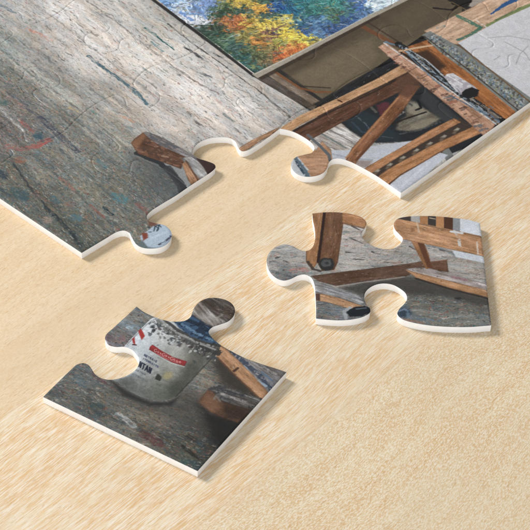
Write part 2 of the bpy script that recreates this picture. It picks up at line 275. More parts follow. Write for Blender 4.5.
    L([(290, 133), (330, 112), (376, 91), (410, 72)], (50, 36, 28), 2.6, a=.8, rough=.1)
    PO([(272, 132), (282, 127), (300, 115.5), (340, 97), (376, 79), (406, 62), (414, 69), (376, 88), (340, 105), (300, 125), (287, 134)], (178, 134, 94), grain=((300, 120), (376, 84), .13)); L([(282, 127), (300, 116), (340, 97.5), (376, 80)], (196, 158, 120), 1, a=.6); L([(338, 100), (342, 102)], (70, 40, 30), 1.6)
    PO([(238, 148.6), (252, 140), (280, 126.5), (272, 135), (262, 140), (250, 148), (241, 153)], (158, 118, 86), grain=((240, 150), (279, 128), .14))
    # brace
    PO([(344, 163), (352, 148), (398, 96), (406, 84), (420, 86), (402, 112), (360, 158), (352, 168)], (132, 86, 56), grain=((350, 156), (404, 92), .15)); L([(346, 158), (398, 98)], (168, 118, 80), 2, a=.8, rough=.1); L([(356, 160), (402, 110)], (90, 56, 38), 2.2, a=.7, rough=.1)
    PO([(396, 78), (412, 72), (422, 86), (408, 98), (398, 94)], (92, 64, 48), soft=.8, a=.8)
    # rails and slats at the lower right
    PO([(384, 184), (400, 172), (480, 128), (486, 136), (440, 154), (398, 188)], (84, 52, 34), grain=((390, 180), (478, 130), .2))
    PO([(450, 146), (484, 128), (500, 124), (470, 146), (446, 156)], (38, 40, 44), soft=.3); PO([(442, 152), (448, 147), (454, 156), (446, 160)], (112, 114, 112), soft=.2)
    PO([(366, 172), (376, 165), (440, 128), (460, 118), (476, 128), (440, 148), (386, 180)], (66, 54, 46))
    PO([(362, 170), (370, 165), (400, 148), (430, 130), (454, 118), (461, 122), (430, 139), (400, 156), (378, 170), (370, 174)], (170, 118, 78), grain=((370, 166), (456, 120), .12))
    PO([(376, 178), (388, 169), (430, 146), (478, 124), (486, 131), (440, 152), (400, 175), (388, 184)], (166, 114, 72), grain=((385, 175), (480, 127), .12))
    for x, y in ((377.5, 170.8), (390, 164.6), (403, 157.6), (416.5, 150.2), (430, 143.4), (444, 136.4), (457, 129.4)):
        PO([(x - 3.6, y + 1), (x + .4, y - 1.8), (x + 3, y - .8), (x + 1, y + 1.2)], (158, 150, 136), soft=.3, a=.85); PO([(x - 3, y + 1.4), (x + 1, y + 1.3), (x - 2.4, y + 5), (x - 5, y + 4)], (112, 96, 78), soft=.35, a=.8)
    PO([(388, 186), (400, 176), (440, 152.5), (448, 155), (425, 176), (402, 200), (396, 192)], (176, 178, 186), soft=.25); L([(402, 186), (430, 162)], (196, 198, 206), 3, a=.5)
    # tray bar, brushes, tube, tray interior, stained ledge
    PO([(398, 50), (432, 38), (446, 50), (524, 108), (500, 126), (470, 100), (440, 72), (420, 62)], (148, 90, 46), grain=((430, 50), (510, 112), .2)); PO([(398, 56), (428, 50), (446, 66), (436, 74), (420, 64)], (58, 40, 28), soft=1.0, a=.85)
    L([(430, 42), (460, 62), (520, 106)], (52, 36, 26), 5, a=.85, rough=.1); PO([(462, 70), (490, 92), (500, 106), (478, 92)], (178, 112, 58), soft=1.0, a=.6)
    PO([(378, 47), (386, 42), (424, 70), (496, 124), (486, 138), (456, 112), (424, 86), (400, 66)], (172, 130, 104), soft=.22, grain=((386, 46), (490, 128), .18))
    rs = np.random.RandomState(12)
    for k in range(60):
        t = rs.rand(); x, y = 389 + t * 94 + rs.randn() * 1.5, 53 + t * 75 + rs.randn() * 2.6; w_ = rs.rand() ** 2
        L([(x - 3 * w_ - .6, y + .6), (x + 2.6 * w_ + .4, y - 1.2 * w_)], [(66, 48, 42), (140, 84, 64), (74, 86, 96), (96, 66, 54), (196, 170, 150)][k % 5], .8 + w_ * 3.2, a=.65, rough=.6, seed=k, dry=.34)
    for t in (.1, .27, .38, .52, .66, .8, .93): L([(384 + t * 96, 50 + t * 76), (392 + t * 96, 46 + t * 76)], (92, 66, 54), 1.1, a=.6)
    L([(384, 43), (424, 71), (496, 124)], (196, 200, 200), 2.0, a=.8, dry=.34); L([(386, 42), (396, 45)], (90, 130, 160), 4, a=.7)
    L([(398, 44), (424, 62), (450, 84), (478, 104), (504, 122)], (34, 34, 36), 10, a=.95, rough=.3); L([(400, 46), (430, 70), (470, 102), (498, 122)], (130, 142, 152), 4.5, a=.9, dry=.42); L([(406, 48), (426, 60), (446, 78)], (176, 184, 190), 2, a=.85, dry=.3); L([(408, 54), (430, 76), (450, 92)], (96, 120, 140), 2, a=.8, dry=.3); L([(470, 98), (486, 108), (500, 118)], (150, 136, 122), 3.6, a=.8, dry=.36); L([(452, 96), (480, 112)], (60, 90, 120), 2, a=.7, dry=.36)
    for k in range(46):
        t = rs.rand(); o = rs.randn() * 1.8; x, y = 404 + t * 92 + o * .6, 48 + t * 70 - o; l = 2 + rs.rand() * 9
        L([(x, y), (x + l, y + l * .78)], [(28, 28, 30), (150, 160, 168), (54, 60, 66), (182, 176, 166), (84, 108, 130), (40, 38, 38), (120, 96, 78)][k % 7], .6 + rs.rand() * 1.1, a=.8, rough=.3, seed=k)
    L([(400, 51), (416, 48), (434, 45)], (186, 154, 122), 3.2, rough=.1)
    PO([(444, 77), (447, 74), (453, 73), (474, 86), (478, 90), (476, 96), (466, 98), (456, 91)], (158, 152, 158), soft=.2, col2=(186, 182, 184)); PO([(464, 90), (472, 87), (479, 90), (478, 96), (468, 99), (460, 96)], (34, 30, 32), soft=.3, rough=.3); L([(447, 75), (462, 84)], (210, 206, 206), 1.6, a=.8)
    # board with paint marks, stained ledge and the sheet of paper
    PO([(424, 31), (470, 8), (500, -8), (545, -20), (545, 18), (500, 22), (458, 45), (440, 40)], (186, 152, 124), soft=.22, grain=((427, 30), (500, -4), .10))
    L([(458, 16), (468, 21), (480, 27)], (64, 110, 92), 6, a=.85, dry=.3); L([(482, 27), (470, 35), (458, 40)], (60, 104, 88), 4.5, a=.85, dry=.3); L([(438, 28), (444, 26)], (120, 140, 140), 4, a=.6, dry=.4)
    L([(516, -1), (504, 5), (491, 14)], (44, 84, 134), 8, taper=True, rough=.2); L([(488, 26), (504, 18), (520, 9), (540, 2)], (108, 126, 74), 6.5, a=.85); L([(476, 20), (486, 27)], (206, 200, 190), 2, a=.8, dry=.4); L([(496, 20), (520, 8)], (70, 96, 64), 2.5, a=.7, dry=.4)
    PO([(458, 43), (500, 20), (545, 0), (570, 30), (570, 130), (528, 101), (494, 73)], (188, 187, 190), soft=.2, grain=((460, 43), (528, 100), .008))
    for pts in ([(488, 38), (510, 36), (530, 40)], [(505, 42), (524, 52), (530, 60)], [(528, 46), (520, 54), (516, 64)], [(494, 60), (500, 56)]): L(pts, (132, 130, 132), .9, a=.6, rough=.1)
    PO([(422, 35), (430, 31), (460, 47), (480, 62), (534, 100), (530, 110), (516, 112), (470, 74), (440, 52)], (118, 120, 116), soft=.22)
    rng = np.random.RandomState(4)
    for k in range(620):
        t = rng.rand(); o = rng.randn() * .42
        x = 429 + t * 94 + o * 4.6; y = 35.5 + t * 69 - o * 7
        if abs(o) > .62: continue
        L([(x, y), (x + rng.rand() * 2.6 - .6, y + rng.randn() * 1.6)], [(190, 190, 184), (66, 96, 130), (38, 40, 42), (146, 142, 90), (176, 180, 184), (88, 66, 54), (84, 112, 122), (52, 54, 56)][k % 8], .5 + rng.rand() ** 2 * 1.5, a=.55, rough=.4, seed=k)
    L([(432, 36), (476, 68), (526, 106)], (150, 156, 160), 3, a=.5, dry=.46)
    L([(458, 44.5), (494, 73), (530, 102)], (108, 84, 60), 1.8, rough=.1); L([(424, 36), (466, 68), (518, 110)], (60, 46, 38), 1.4, a=.8, rough=.1)
    # wedge of wood on the floor at the open edge, with the shade of the picture round it
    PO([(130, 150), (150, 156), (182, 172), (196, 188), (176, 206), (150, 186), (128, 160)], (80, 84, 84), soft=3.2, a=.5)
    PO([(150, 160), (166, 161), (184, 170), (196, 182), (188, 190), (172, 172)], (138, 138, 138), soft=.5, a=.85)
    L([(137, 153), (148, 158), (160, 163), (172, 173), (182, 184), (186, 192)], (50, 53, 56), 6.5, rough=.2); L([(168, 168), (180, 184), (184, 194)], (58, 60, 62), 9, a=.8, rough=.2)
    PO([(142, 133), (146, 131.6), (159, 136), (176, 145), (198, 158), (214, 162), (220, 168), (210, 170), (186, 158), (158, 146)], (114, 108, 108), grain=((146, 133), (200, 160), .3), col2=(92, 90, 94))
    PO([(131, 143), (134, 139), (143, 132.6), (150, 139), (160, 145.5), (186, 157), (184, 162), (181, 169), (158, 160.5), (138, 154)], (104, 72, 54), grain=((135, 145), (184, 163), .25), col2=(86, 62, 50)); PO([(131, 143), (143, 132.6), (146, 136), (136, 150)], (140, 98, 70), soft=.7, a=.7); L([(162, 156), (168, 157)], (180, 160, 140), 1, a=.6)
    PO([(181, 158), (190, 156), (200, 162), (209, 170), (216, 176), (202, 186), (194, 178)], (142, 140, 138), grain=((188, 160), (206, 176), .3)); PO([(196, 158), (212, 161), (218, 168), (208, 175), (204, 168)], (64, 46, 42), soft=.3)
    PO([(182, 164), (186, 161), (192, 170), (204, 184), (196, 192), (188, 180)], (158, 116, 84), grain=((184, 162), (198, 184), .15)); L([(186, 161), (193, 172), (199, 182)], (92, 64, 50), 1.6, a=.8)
    # knob of the bottom side: the paint can's pale flank
    PO([(140, 236), (146, 232), (156, 224), (166, 220), (180, 232), (174, 250), (154, 256), (146, 250), (142, 244)], (158, 172, 186), soft=.25); PO([(142, 240), (148, 247), (156, 248), (150, 252), (138, 246)], (96, 108, 110), soft=.4)
    PO([(148, 221), (154, 222), (160, 222), (156, 226), (149, 226)], (112, 70, 58), soft=.4, a=.85); PO([(142, 233), (147, 233), (148, 238), (143, 241)], (128, 66, 52), soft=.35, rough=.2)
    for pts in ([(154, 231), (155, 226), (158, 228), (157, 231)], [(158, 230), (159, 225), (161, 227)], [(149, 232), (151, 232)], [(156, 226), (160, 224.5)]): L(pts, (52, 66, 76), .9, a=.9, rough=.1)
    L([(159, 244.5), (165, 241.5), (171, 236)], (70, 72, 84), 2.0, dry=.42, a=.9); L([(152, 238), (166, 232)], (186, 194, 202), 3, a=.4)
    # knob of the right column: tan wood with a stained strip
    PO([(286, 148), (300, 150), (316, 150), (322, 141), (331, 150), (334, 168), (322, 180), (296, 182), (284, 164)], (166, 124, 92), soft=.25, grain=((300, 160), (325, 160), .1))
    PO([(284, 150), (296, 154), (312, 178), (294, 180), (284, 166)], (168, 170, 172), soft=.25); L([(294, 156), (302, 166), (309, 178)], (84, 98, 108), 5, a=.95, rough=.5); L([(296, 162), (304, 174)], (44, 60, 76), 2, a=.9, dry=.4); L([(298, 158), (308, 170)], (186, 196, 204), 1.6, a=.7, dry=.4)
    L([(308, 135), (318, 144), (329, 155), (330, 160)], (92, 94, 96), 3.6, rough=.1)

def paint_edge(pr):
    pr.base([(280, 250, 152, 150, 148), (285, 275, 120, 120, 120), (300, 258, 156, 150, 146), (270, 262, 150, 146, 144), (360, 225, 168, 162, 158), (350, 240, 162, 154, 150), (370, 250, 156, 148, 142), (390, 256, 150, 142, 136), (410, 258, 150, 144, 138),
             (350, 262, 160, 154, 148), (440, 255, 158, 150, 146), (460, 270, 158, 152, 146), (470, 280, 160, 152, 146), (330, 288, 140, 138, 136), (360, 288, 120, 118, 114), (350, 300, 110, 110, 108), (320, 312, 98, 98, 98), (345, 315, 110, 110, 112),
             (410, 290, 92, 88, 82), (430, 296, 88, 86, 80), (440, 310, 112, 108, 100), (470, 318, 112, 110, 104), (480, 305, 98, 94, 88), (420, 306, 118, 114, 106), (405, 312, 100, 104, 108), (400, 280, 104, 98, 92), (488, 320, 108, 108, 106), (410, 225, 150, 146, 142)], 3, warp=3)
    pr.floor_texture(.34, ((370, 300), (440, 302)), seed=140)
    L, PO, D = pr.line, pr.poly, pr.disc; pr.rag = .2; pr.wear = True
    L([(292, 271), (300, 269), (306, 270)], (176, 106, 96), 6, a=.7, dry=.36); L([(272, 256), (278, 254)], (170, 120, 110), 4, a=.5, dry=.4); L([(268, 270), (300, 280)], (80, 82, 86), 4, a=.5, dry=.42)
    for a_, b_ in (((270, 262), (276, 261)), ((284, 261), (290, 263)), ((276, 258), (280, 257)), ((350, 238), (362, 243)), ((352, 226), (360, 230)), ((372, 252), (380, 254)), ((346, 252), (356, 253)), ((384, 262), (396, 263)), ((354, 259), (364, 260)), ((440, 250), (452, 252)), ((410, 246), (416, 250)), ((448, 272), (462, 276))):
        L([a_, b_], (66, 62, 62), 1.9, a=.85, taper=True)
    L([(428, 245), (446, 250), (456, 256)], (92, 104, 110), 3, a=.7, dry=.38); L([(352, 230), (360, 234)], (120, 140, 150), 3, a=.6, dry=.4)
    L([(454, 277), (460, 280), (468, 281)], (140, 88, 96), 4.4, a=.75, dry=.3); L([(424, 250), (440, 256)], (196, 192, 190), 2, a=.6, dry=.4)
    pr.rag = .11; pr.wear = False
    # shade under the long foot, then the feet
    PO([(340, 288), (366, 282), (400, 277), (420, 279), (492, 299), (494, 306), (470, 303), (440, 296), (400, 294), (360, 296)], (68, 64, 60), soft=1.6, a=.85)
    PO([(314, 282), (330, 286), (360, 296), (366, 302), (352, 308), (314, 296)], (128, 128, 130), soft=.5, grain=((316, 284), (360, 300), .3))
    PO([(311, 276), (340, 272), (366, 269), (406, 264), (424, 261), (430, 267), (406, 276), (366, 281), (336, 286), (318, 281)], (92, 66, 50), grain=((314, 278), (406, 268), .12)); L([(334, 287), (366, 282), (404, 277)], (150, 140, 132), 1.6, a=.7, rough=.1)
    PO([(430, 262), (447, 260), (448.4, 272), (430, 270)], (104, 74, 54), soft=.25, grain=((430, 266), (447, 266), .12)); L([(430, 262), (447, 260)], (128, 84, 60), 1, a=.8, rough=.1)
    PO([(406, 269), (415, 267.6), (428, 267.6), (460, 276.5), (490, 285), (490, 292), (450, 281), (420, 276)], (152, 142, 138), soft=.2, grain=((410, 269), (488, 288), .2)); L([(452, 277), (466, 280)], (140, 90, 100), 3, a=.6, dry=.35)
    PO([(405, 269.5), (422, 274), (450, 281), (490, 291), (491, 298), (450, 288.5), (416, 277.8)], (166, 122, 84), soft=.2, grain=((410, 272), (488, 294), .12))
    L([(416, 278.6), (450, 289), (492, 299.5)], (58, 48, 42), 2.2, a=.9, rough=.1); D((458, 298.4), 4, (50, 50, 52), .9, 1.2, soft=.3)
    PO([(410.6, 240), (423, 241), (428, 252), (432, 268), (426, 269), (422, 262)], (150, 104, 66), soft=.2, grain=((415, 242), (430, 268), .1)); PO([(417, 241), (423, 241), (432.4, 268), (427.6, 268)], (98, 62, 42), soft=.25)
    # post with bolt
    PO([(306, 244), (317, 244), (318, 262), (312, 270), (307, 263)], (132, 92, 66), soft=.2)
    PO([(308, 206), (325, 206), (321, 240), (318, 262), (313, 268), (306, 262), (306, 250), (312, 247), (314, 240)], (158, 112, 74), soft=.2, grain=((318, 214), (313, 262), .12)); L([(308, 262), (313, 269), (320, 271)], (60, 52, 48), 3, a=.8)
    PO([(325, 206), (345, 208), (343, 226), (338, 262), (334, 270), (322, 271), (317, 262)], (112, 78, 54), soft=.2, grain=((333, 214), (328, 262), .12)); L([(325, 208), (321, 240), (318, 262)], (54, 36, 30), 2.6, rough=.1); L([(329, 212), (325, 240), (322, 258)], (122, 82, 60), 1.5, a=.5, rough=.1)
    D((326.5, 264), 8.0, (46, 46, 47), .95, 6.6, soft=.3); D((326.5, 263), 5.4, (84, 86, 86), .9, 4, soft=.35); D((327, 263), 2.2, (52, 52, 54), .9, 1.6, soft=.3)
    PO([(342, 206), (352, 206), (370, 214), (370, 229), (362, 227), (342, 222.6)], (168, 118, 78), soft=.22, grain=((343, 216), (366, 222), .12)); L([(342, 223), (363, 228)], (110, 74, 52), 1.6, a=.8, rough=.1)
    # beam and slats behind it
    PO([(392, 214), (440, 212), (486, 222), (488, 240), (440, 230), (400, 221)], (120, 118, 116), soft=.2); PO([(396, 212), (411, 213), (411, 221), (396, 220)], (70, 60, 56), soft=.2); PO([(411, 212), (420, 212), (420, 224), (411, 221)], (160, 156, 152), soft=.2)
    PO([(420, 211), (428, 211), (428, 228), (420, 226)], (164, 116, 76), soft=.15); PO([(428, 211), (436, 211), (436, 230), (428, 228)], (66, 58, 54), soft=.15); L([(430, 218), (435, 219)], (190, 180, 150), 1.2, a=.8); PO([(436, 211), (444, 211), (444, 232), (436, 230)], (174, 124, 82), soft=.15)
    PO([(444, 211), (453, 212), (453, 234), (444, 231)], (84, 54, 38), soft=.15); PO([(453, 212), (460, 213), (460, 235), (453, 232)], (134, 136, 138), soft=.15); PO([(460, 213), (486, 216), (486, 240), (460, 232)], (192, 196, 202), soft=.15)
    PO([(452, 250), (490, 258), (490, 264), (470, 260), (456, 257)], (184, 188, 194), soft=.2)
    PO([(388, 219), (400, 219), (430, 225), (486, 237), (488, 257), (440, 247), (420, 243), (402, 239), (394, 230)], (174, 128, 90), soft=.2, grain=((398, 226), (482, 246), .12)); L([(420, 224), (452, 231), (483, 237.4)], (120, 90, 68), 1.4, a=.7, rough=.1)
    L([(454, 231), (458, 236), (460, 246)], (186, 190, 192), 3, a=.8, dry=.35); L([(451, 231.5), (462, 233)], (196, 200, 204), 3, a=.9); L([(477, 242), (478, 254)], (200, 190, 180), 1.6, a=.7); L([(417, 222), (419, 232)], (190, 170, 150), 1.6, a=.7); D((412, 230), 2, (130, 90, 62), .7)
    # small bar and dark cap at the lower left
    PO([(314, 293), (324, 294), (340, 298), (358, 304), (366, 308), (350, 309), (330, 303), (314, 300)], (172, 130, 94), soft=.2, grain=((316, 296), (354, 307), .12)); PO([(315, 293), (320, 294), (320, 301), (315, 300)], (84, 60, 50), soft=.2)
    PO([(314, 283), (326, 287), (350, 294), (366, 302), (360, 305), (340, 298), (324, 293), (314, 292)], (138, 138, 140), soft=.3, grain=((316, 286), (356, 300), .3))
    L([(346, 318), (344, 312), (350, 308)], (150, 152, 156), 4, a=.9, rough=.4); PO([(346, 312), (354, 307), (364, 306), (372, 308), (371, 312), (362, 316), (350, 317)], (34, 38, 44), soft=.25, rough=.2); L([(356, 309), (366, 308)], (110, 120, 130), 1.2, a=.7)
    D((404, 313), 8, (50, 62, 76), .9, 4.6); L([(399, 311), (404, 309), (410, 312)], (110, 128, 146), 2.2, a=.8, dry=.36); D((408, 315), 2.4, (104, 122, 140), .8); L([(404, 319), (424, 323)], (150, 106, 84), 2, a=.6); L([(418, 318), (440, 321)], (88, 112, 130), 2.4, a=.6, dry=.42)

def paint_corner(pr):
    pr.base([(50, 396, 84, 86, 84), (80, 380, 100, 102, 100), (70, 395, 104, 100, 94), (84, 368, 96, 96, 94), (110, 400, 104, 98, 90), (130, 420, 110, 105, 96), (90, 410, 92, 90, 84), (150, 430, 96, 90, 82), (180, 450, 84, 82, 74), (196, 466, 70, 72, 68),
             (160, 410, 116, 108, 98), (190, 410, 112, 104, 95), (120, 388, 104, 100, 94), (100, 386, 92, 90, 86), (200, 430, 84, 80, 74), (216, 436, 60, 58, 54), (112, 334, 110, 108, 108), (125, 325, 118, 122, 124), (137, 312, 116, 116, 114), (120, 342, 118, 108, 108), (150, 316, 116, 114, 110),
             (200, 370, 136, 130, 120), (205, 380, 126, 118, 108), (190, 385, 112, 106, 98), (218, 366, 96, 90, 82), (240, 380, 70, 64, 58), (255, 392, 66, 60, 54), (205, 315, 132, 126, 120), (215, 305, 88, 80, 74), (225, 310, 92, 84, 78), (225, 318, 104, 98, 92), (203, 305, 112, 106, 100)], 3, warp=3)
    pr.floor_texture(.36, ((60, 396), (190, 452)), seed=240, light=.9)
    L, PO, D = pr.line, pr.poly, pr.disc; pr.rag = .4; pr.wear = True
    D((97, 406), 7, (62, 78, 80), .8, 4.6); D((96, 416), 4, (64, 84, 90), .7, 2.4); L([(118, 414), (126, 420), (134, 426)], (158, 162, 162), 5, a=.75, dry=.3); L([(78, 388), (86, 393)], (150, 148, 140), 3, a=.6, dry=.35)
    L([(142, 433), (150, 438), (160, 444)], (84, 52, 52), 9, a=.75, dry=.3); L([(152, 440), (166, 448)], (110, 70, 66), 4, a=.6, dry=.4); L([(182, 446), (192, 454), (202, 460)], (46, 46, 42), 3.6, a=.85); L([(188, 436), (194, 440)], (48, 36, 38), 5, a=.7, dry=.36)
    L([(92, 372), (98, 378), (108, 384)], (112, 72, 78), 4, a=.6, dry=.36); D((159, 424), 3, (146, 128, 118), .7, 1.6); D((184, 462), 5, (70, 96, 84), .6, 3); D((122, 437), 3, (76, 58, 58), .6); D((215, 423), 2, (150, 150, 148), .8, 1.2, soft=.3); D((129, 327.5), 3.6, (162, 178, 190), .8, 1.6); D((108, 338), 4, (96, 74, 84), .6); D((122, 338), 3.6, (140, 100, 106), .5)
    L([(156, 412), (172, 424)], (128, 112, 100), 4, a=.5, dry=.36); L([(60, 390), (66, 394)], (64, 62, 62), 3, a=.6, dry=.36)
    pr.rag = .11; pr.wear = False
    # the picture's shade around the can
    PO([(112, 384), (126, 390), (146, 401), (170, 404), (188, 390), (206, 398), (214, 440), (180, 424), (140, 408), (110, 392)], (64, 62, 58), soft=3.0, a=.6)
    PO([(216, 350), (232, 366), (262, 394), (240, 392), (222, 384), (214, 366)], (62, 56, 50), soft=1.6, a=.85)
    # tab
    PO([(186, 304), (199, 302), (208, 298), (226, 322), (216, 328), (200, 318), (192, 312)], (132, 126, 120), soft=.3, grain=((198, 302), (216, 324), .3)); PO([(199, 300), (212, 292), (238, 296), (240, 318), (228, 322), (216, 316)], (84, 76, 70), soft=.4, grain=((204, 302), (232, 318), .35)); L([(214, 320), (226, 312)], (150, 142, 132), 2, a=.6, dry=.42)
    PO([(186, 318), (192, 314), (206, 324), (220, 330), (214, 342), (200, 336), (188, 324)], (48, 52, 62), soft=.5, rough=.3)
    # wooden beam in the picture's upper right
    PO([(222, 344), (236, 352), (262, 360), (290, 370), (290, 380), (268, 398), (240, 370), (228, 356)], (112, 110, 112), soft=.25, grain=((232, 352), (276, 384), .35))
    L([(232, 352), (244, 362), (258, 374), (270, 388)], (58, 68, 84), 5, a=.85, dry=.34); L([(244, 366), (256, 380), (266, 386)], (150, 168, 184), 2.6, a=.8, dry=.32); L([(246, 358), (262, 368), (276, 374)], (156, 152, 148), 2.4, a=.6, dry=.4); L([(262, 372), (274, 382)], (92, 112, 134), 2.6, a=.7, dry=.36)
    PO([(212, 346), (220, 344), (228, 350), (238, 360), (254, 376), (270, 394), (264, 404), (248, 388), (232, 372), (216, 357)], (164, 122, 88), soft=.22, grain=((220, 352), (262, 394), .12)); L([(234, 371), (238, 368)], (70, 50, 40), 2, a=.9); L([(218, 358), (232, 373), (258, 397)], (92, 66, 50), 1.6, a=.8, rough=.1)
    # block of wood in front
    PO([(200, 404), (212, 412), (238, 418), (254, 408), (250, 420), (222, 452), (212, 440), (206, 424)], (38, 36, 35), soft=2.4, a=.9)
    PO([(207, 390), (212, 386), (218, 384.6), (232, 388), (248, 395), (262, 398), (266, 402), (250, 414), (236, 406), (218, 400)], (96, 94, 92), soft=.25, grain=((212, 388), (256, 404), .35), col2=(70, 68, 68)); L([(222, 394), (234, 398), (246, 402)], (160, 152, 148), 2.6, a=.7, dry=.4); L([(218, 388), (244, 396)], (54, 56, 60), 2, a=.6, dry=.4)
    PO([(198.4, 402), (201, 397), (208, 389.6), (214, 392), (220, 400), (236, 406), (250, 409), (246, 416), (238, 423), (222, 418), (208, 411)], (92, 66, 50), soft=.4, rough=.15, grain=((200, 402), (240, 418), .12)); PO([(224, 404), (252, 408), (244, 420), (224, 420)], (50, 40, 34), soft=1.6, a=.7); PO([(199, 402), (208, 391), (214, 398), (222, 408), (212, 412)], (128, 94, 70), soft=1.2, a=.7); L([(214, 399), (216, 396), (220, 401)], (120, 118, 112), 1.6, a=.7)
    # paint can: body, dented rim, blue paint on the lid, label
    body = [(158, 317), (152, 318.6), (146, 324), (126, 345), (118, 356), (110, 376), (121, 384.6), (132, 392), (142, 397), (158, 400), (168, 399.4), (176, 396), (191, 380), (206, 364), (216, 354), (220, 346), (214, 340), (200, 334), (180, 324), (170, 319)]
    PO([(110, 380), (132, 394), (150, 402), (168, 402), (180, 396), (172, 406), (150, 406), (124, 396)], (44, 44, 44), soft=.8, a=.8)
    body = [tuple(v) for v in pxof(to_plane(smooth_path(local(body + body[:1], 'corner'), .8), 'corner'))]
    idx, d, q = pr.sd(body, .3)
    m = np.zeros(len(pr.uv), bool); m[idx[d < .1]] = True
    if m.any():
        pr.base([(150, 326, 172, 176, 180), (160, 322, 170, 172, 172), (136, 340, 168, 174, 180), (140, 352, 150, 156, 160), (164, 336, 160, 162, 160), (180, 344, 142, 142, 138), (200, 352, 112, 110, 104), (214, 348, 84, 82, 76), (150, 368, 134, 136, 134), (170, 372, 118, 118, 110), (190, 370, 92, 92, 84),
                 (160, 390, 96, 98, 90), (140, 385, 108, 110, 106), (176, 388, 76, 78, 70), (125, 372, 140, 146, 150), (128, 382, 92, 94, 92), (190, 358, 118, 116, 106)], 3.4, warp=1.5, mask=m)
        q = pr.uv[m]; n = fbm(q[:, 0] / .8, q[:, 1] / .8, 301, 3) - .5
        pr.c[m] *= (1.1 + .32 * n[:, None])
    keep = pr.c.copy()
    PO([(186, 338), (220, 346), (214, 358), (190, 384), (176, 398), (166, 398), (184, 368)], (64, 64, 58), soft=2.4, a=.5); PO([(120, 378), (136, 384), (158, 390), (178, 386), (176, 398), (158, 402), (138, 397), (118, 386)], (78, 80, 74), soft=1.2, a=.3)
    PO([(146, 330), (156, 326), (150, 350), (138, 372), (130, 368), (134, 350)], (186, 192, 196), soft=2.0, a=.55); PO([(172, 346), (190, 354), (178, 372), (160, 366)], (168, 168, 162), soft=2.2, a=.4)
    pr.c[~m] = keep[~m]; L([(218, 349), (214, 355.4), (206, 364.6), (191, 380.6), (176, 396.6)], (48, 48, 46), .9, a=.6, rough=.05); L([(156.6, 318), (147, 324), (127, 344.6)], (96, 98, 98), .8, a=.5, rough=.05)
    rng = np.random.RandomState(7)
    for k in range(260):
        t = rng.rand(); x = 151 + t * 64 + (rng.rand() - .5) * 6; y = 322 + t * 27 + abs(rng.randn()) * 7 - 2
        L([(x, y), (x + (rng.rand() - .5) * 3, y + (rng.rand() - .3) * 3)], [(54, 56, 58), (66, 72, 76), (188, 190, 190), (60, 50, 48)][k % 4], .5 + rng.rand() ** 3 * 2.6, a=.7, rough=.4, seed=k)
    L([(160, 320), (168, 329), (180, 337), (198, 345), (218, 352)], (84, 84, 80), 8, a=.7, dry=.4); L([(200, 348), (218, 352)], (52, 50, 48), 9, a=.7, dry=.36); L([(159, 318), (166, 325), (178, 333), (196, 342), (216, 350)], (150, 150, 146), 2.2, a=.8, dry=.34); L([(163, 318), (176, 329), (198, 340), (219, 346)], (58, 58, 56), 3.2, a=.85)
    PO([(170, 317), (182, 314), (194, 317), (206, 325), (216, 334), (221, 344), (210, 343), (192, 337), (178, 327)], (60, 84, 110), soft=.3, rough=.3, col2=(40, 54, 72)); L([(182, 324), (196, 333), (212, 340)], (108, 140, 166), 3, a=.7, dry=.42); L([(188, 320), (202, 326), (212, 334)], (30, 38, 50), 5, a=.7, dry=.36)
    PO([(138, 331), (141, 328.4), (145, 336), (141.6, 340)], (164, 56, 52), soft=.18, rough=.1); PO([(132, 339), (134.4, 336.6), (135.4, 345), (133, 343)], (160, 54, 52), soft=.18); L([(133, 344.6), (136, 345)], (70, 40, 44), 1.4)
    PO([(150, 346.6), (152.6, 344.6), (162, 351), (174, 357.4), (187, 361.4), (184.6, 366), (172, 362.4), (160, 356), (149, 349.6)], (146, 50, 50), soft=.2, grain=((150, 346), (185, 363), .08))
    for k, (x, y, h) in enumerate([(155.4, 349.4, 1.5), (158.6, 350.9, .8), (161.2, 352.3, .8), (163.8, 353.6, 1.5), (166.6, 355, .8), (169.2, 356.2, .8), (171.9, 357.4, 1.5), (174.6, 358.6, .8), (177.4, 359.9, .9), (180, 361, .8)]):
        L([(x + h * (.8 * math.cos(q) - .3 * math.sin(q)), y + 1.1 + h * (math.sin(q) * .95 + .35 * math.cos(q))) for q in np.linspace(.2, 5.6 - (k % 3) * .8, 9)], (216, 176, 172), .42, a=.75, rough=.05, soft=.13)
    L([(157, 353.6), (168, 359.4), (178, 363)], (206, 150, 148), .45, a=.6, rough=.05, soft=.13)
    L([(149, 350.6), (160, 357), (172, 363.4), (184, 366.8)], (178, 180, 178), .8, a=.7, rough=.05)
    def letters(x0, y0, dx, dy, n, h, col, w, pat, a=.9):
        ux, uy = -h * .34, h * .94                               # down the can
        for k in range(n):
            x = x0 + dx * k; y = y0 + dy * k
            for (a0, b0, a1, b1) in pat[k % len(pat)]:
                L([(x + dx * a0 + ux * b0, y + dy * a0 + uy * b0), (x + dx * a1 + ux * b1, y + dy * a1 + uy * b1)], col, w, a=a, rough=.05, soft=.16)
    TT = [(.0, 0, .75, 0), (.38, 0, .38, 1)]; II = [(.4, 0, .4, 1)]; AA = [(.05, 1, .38, 0), (.38, 0, .7, 1), (.2, .6, .6, .6)]; NN = [(.1, 0, .1, 1), (.1, 0, .65, 1), (.65, 0, .65, 1)]; RR = [(.1, 0, .1, 1), (.1, 0, .6, .2), (.6, .2, .1, .5), (.2, .5, .65, 1)]; EE = [(.1, 0, .1, 1), (.1, 0, .65, 0), (.1, .5, .55, .5), (.1, 1, .65, 1)]
    letters(144.5, 354, 1.9, 1.05, 7, 1.7, (66, 74, 92), .5, [NN, EE, TT, RR, AA, II, EE]); letters(143, 357.6, 1.8, 1.0, 9, 1.6, (72, 80, 98), .45, [II, TT, EE, NN, RR, AA])
    letters(140, 361.5, 3.2, 1.9, 4, 5.0, (36, 40, 56), 1.25, [NN, TT, AA, NN])
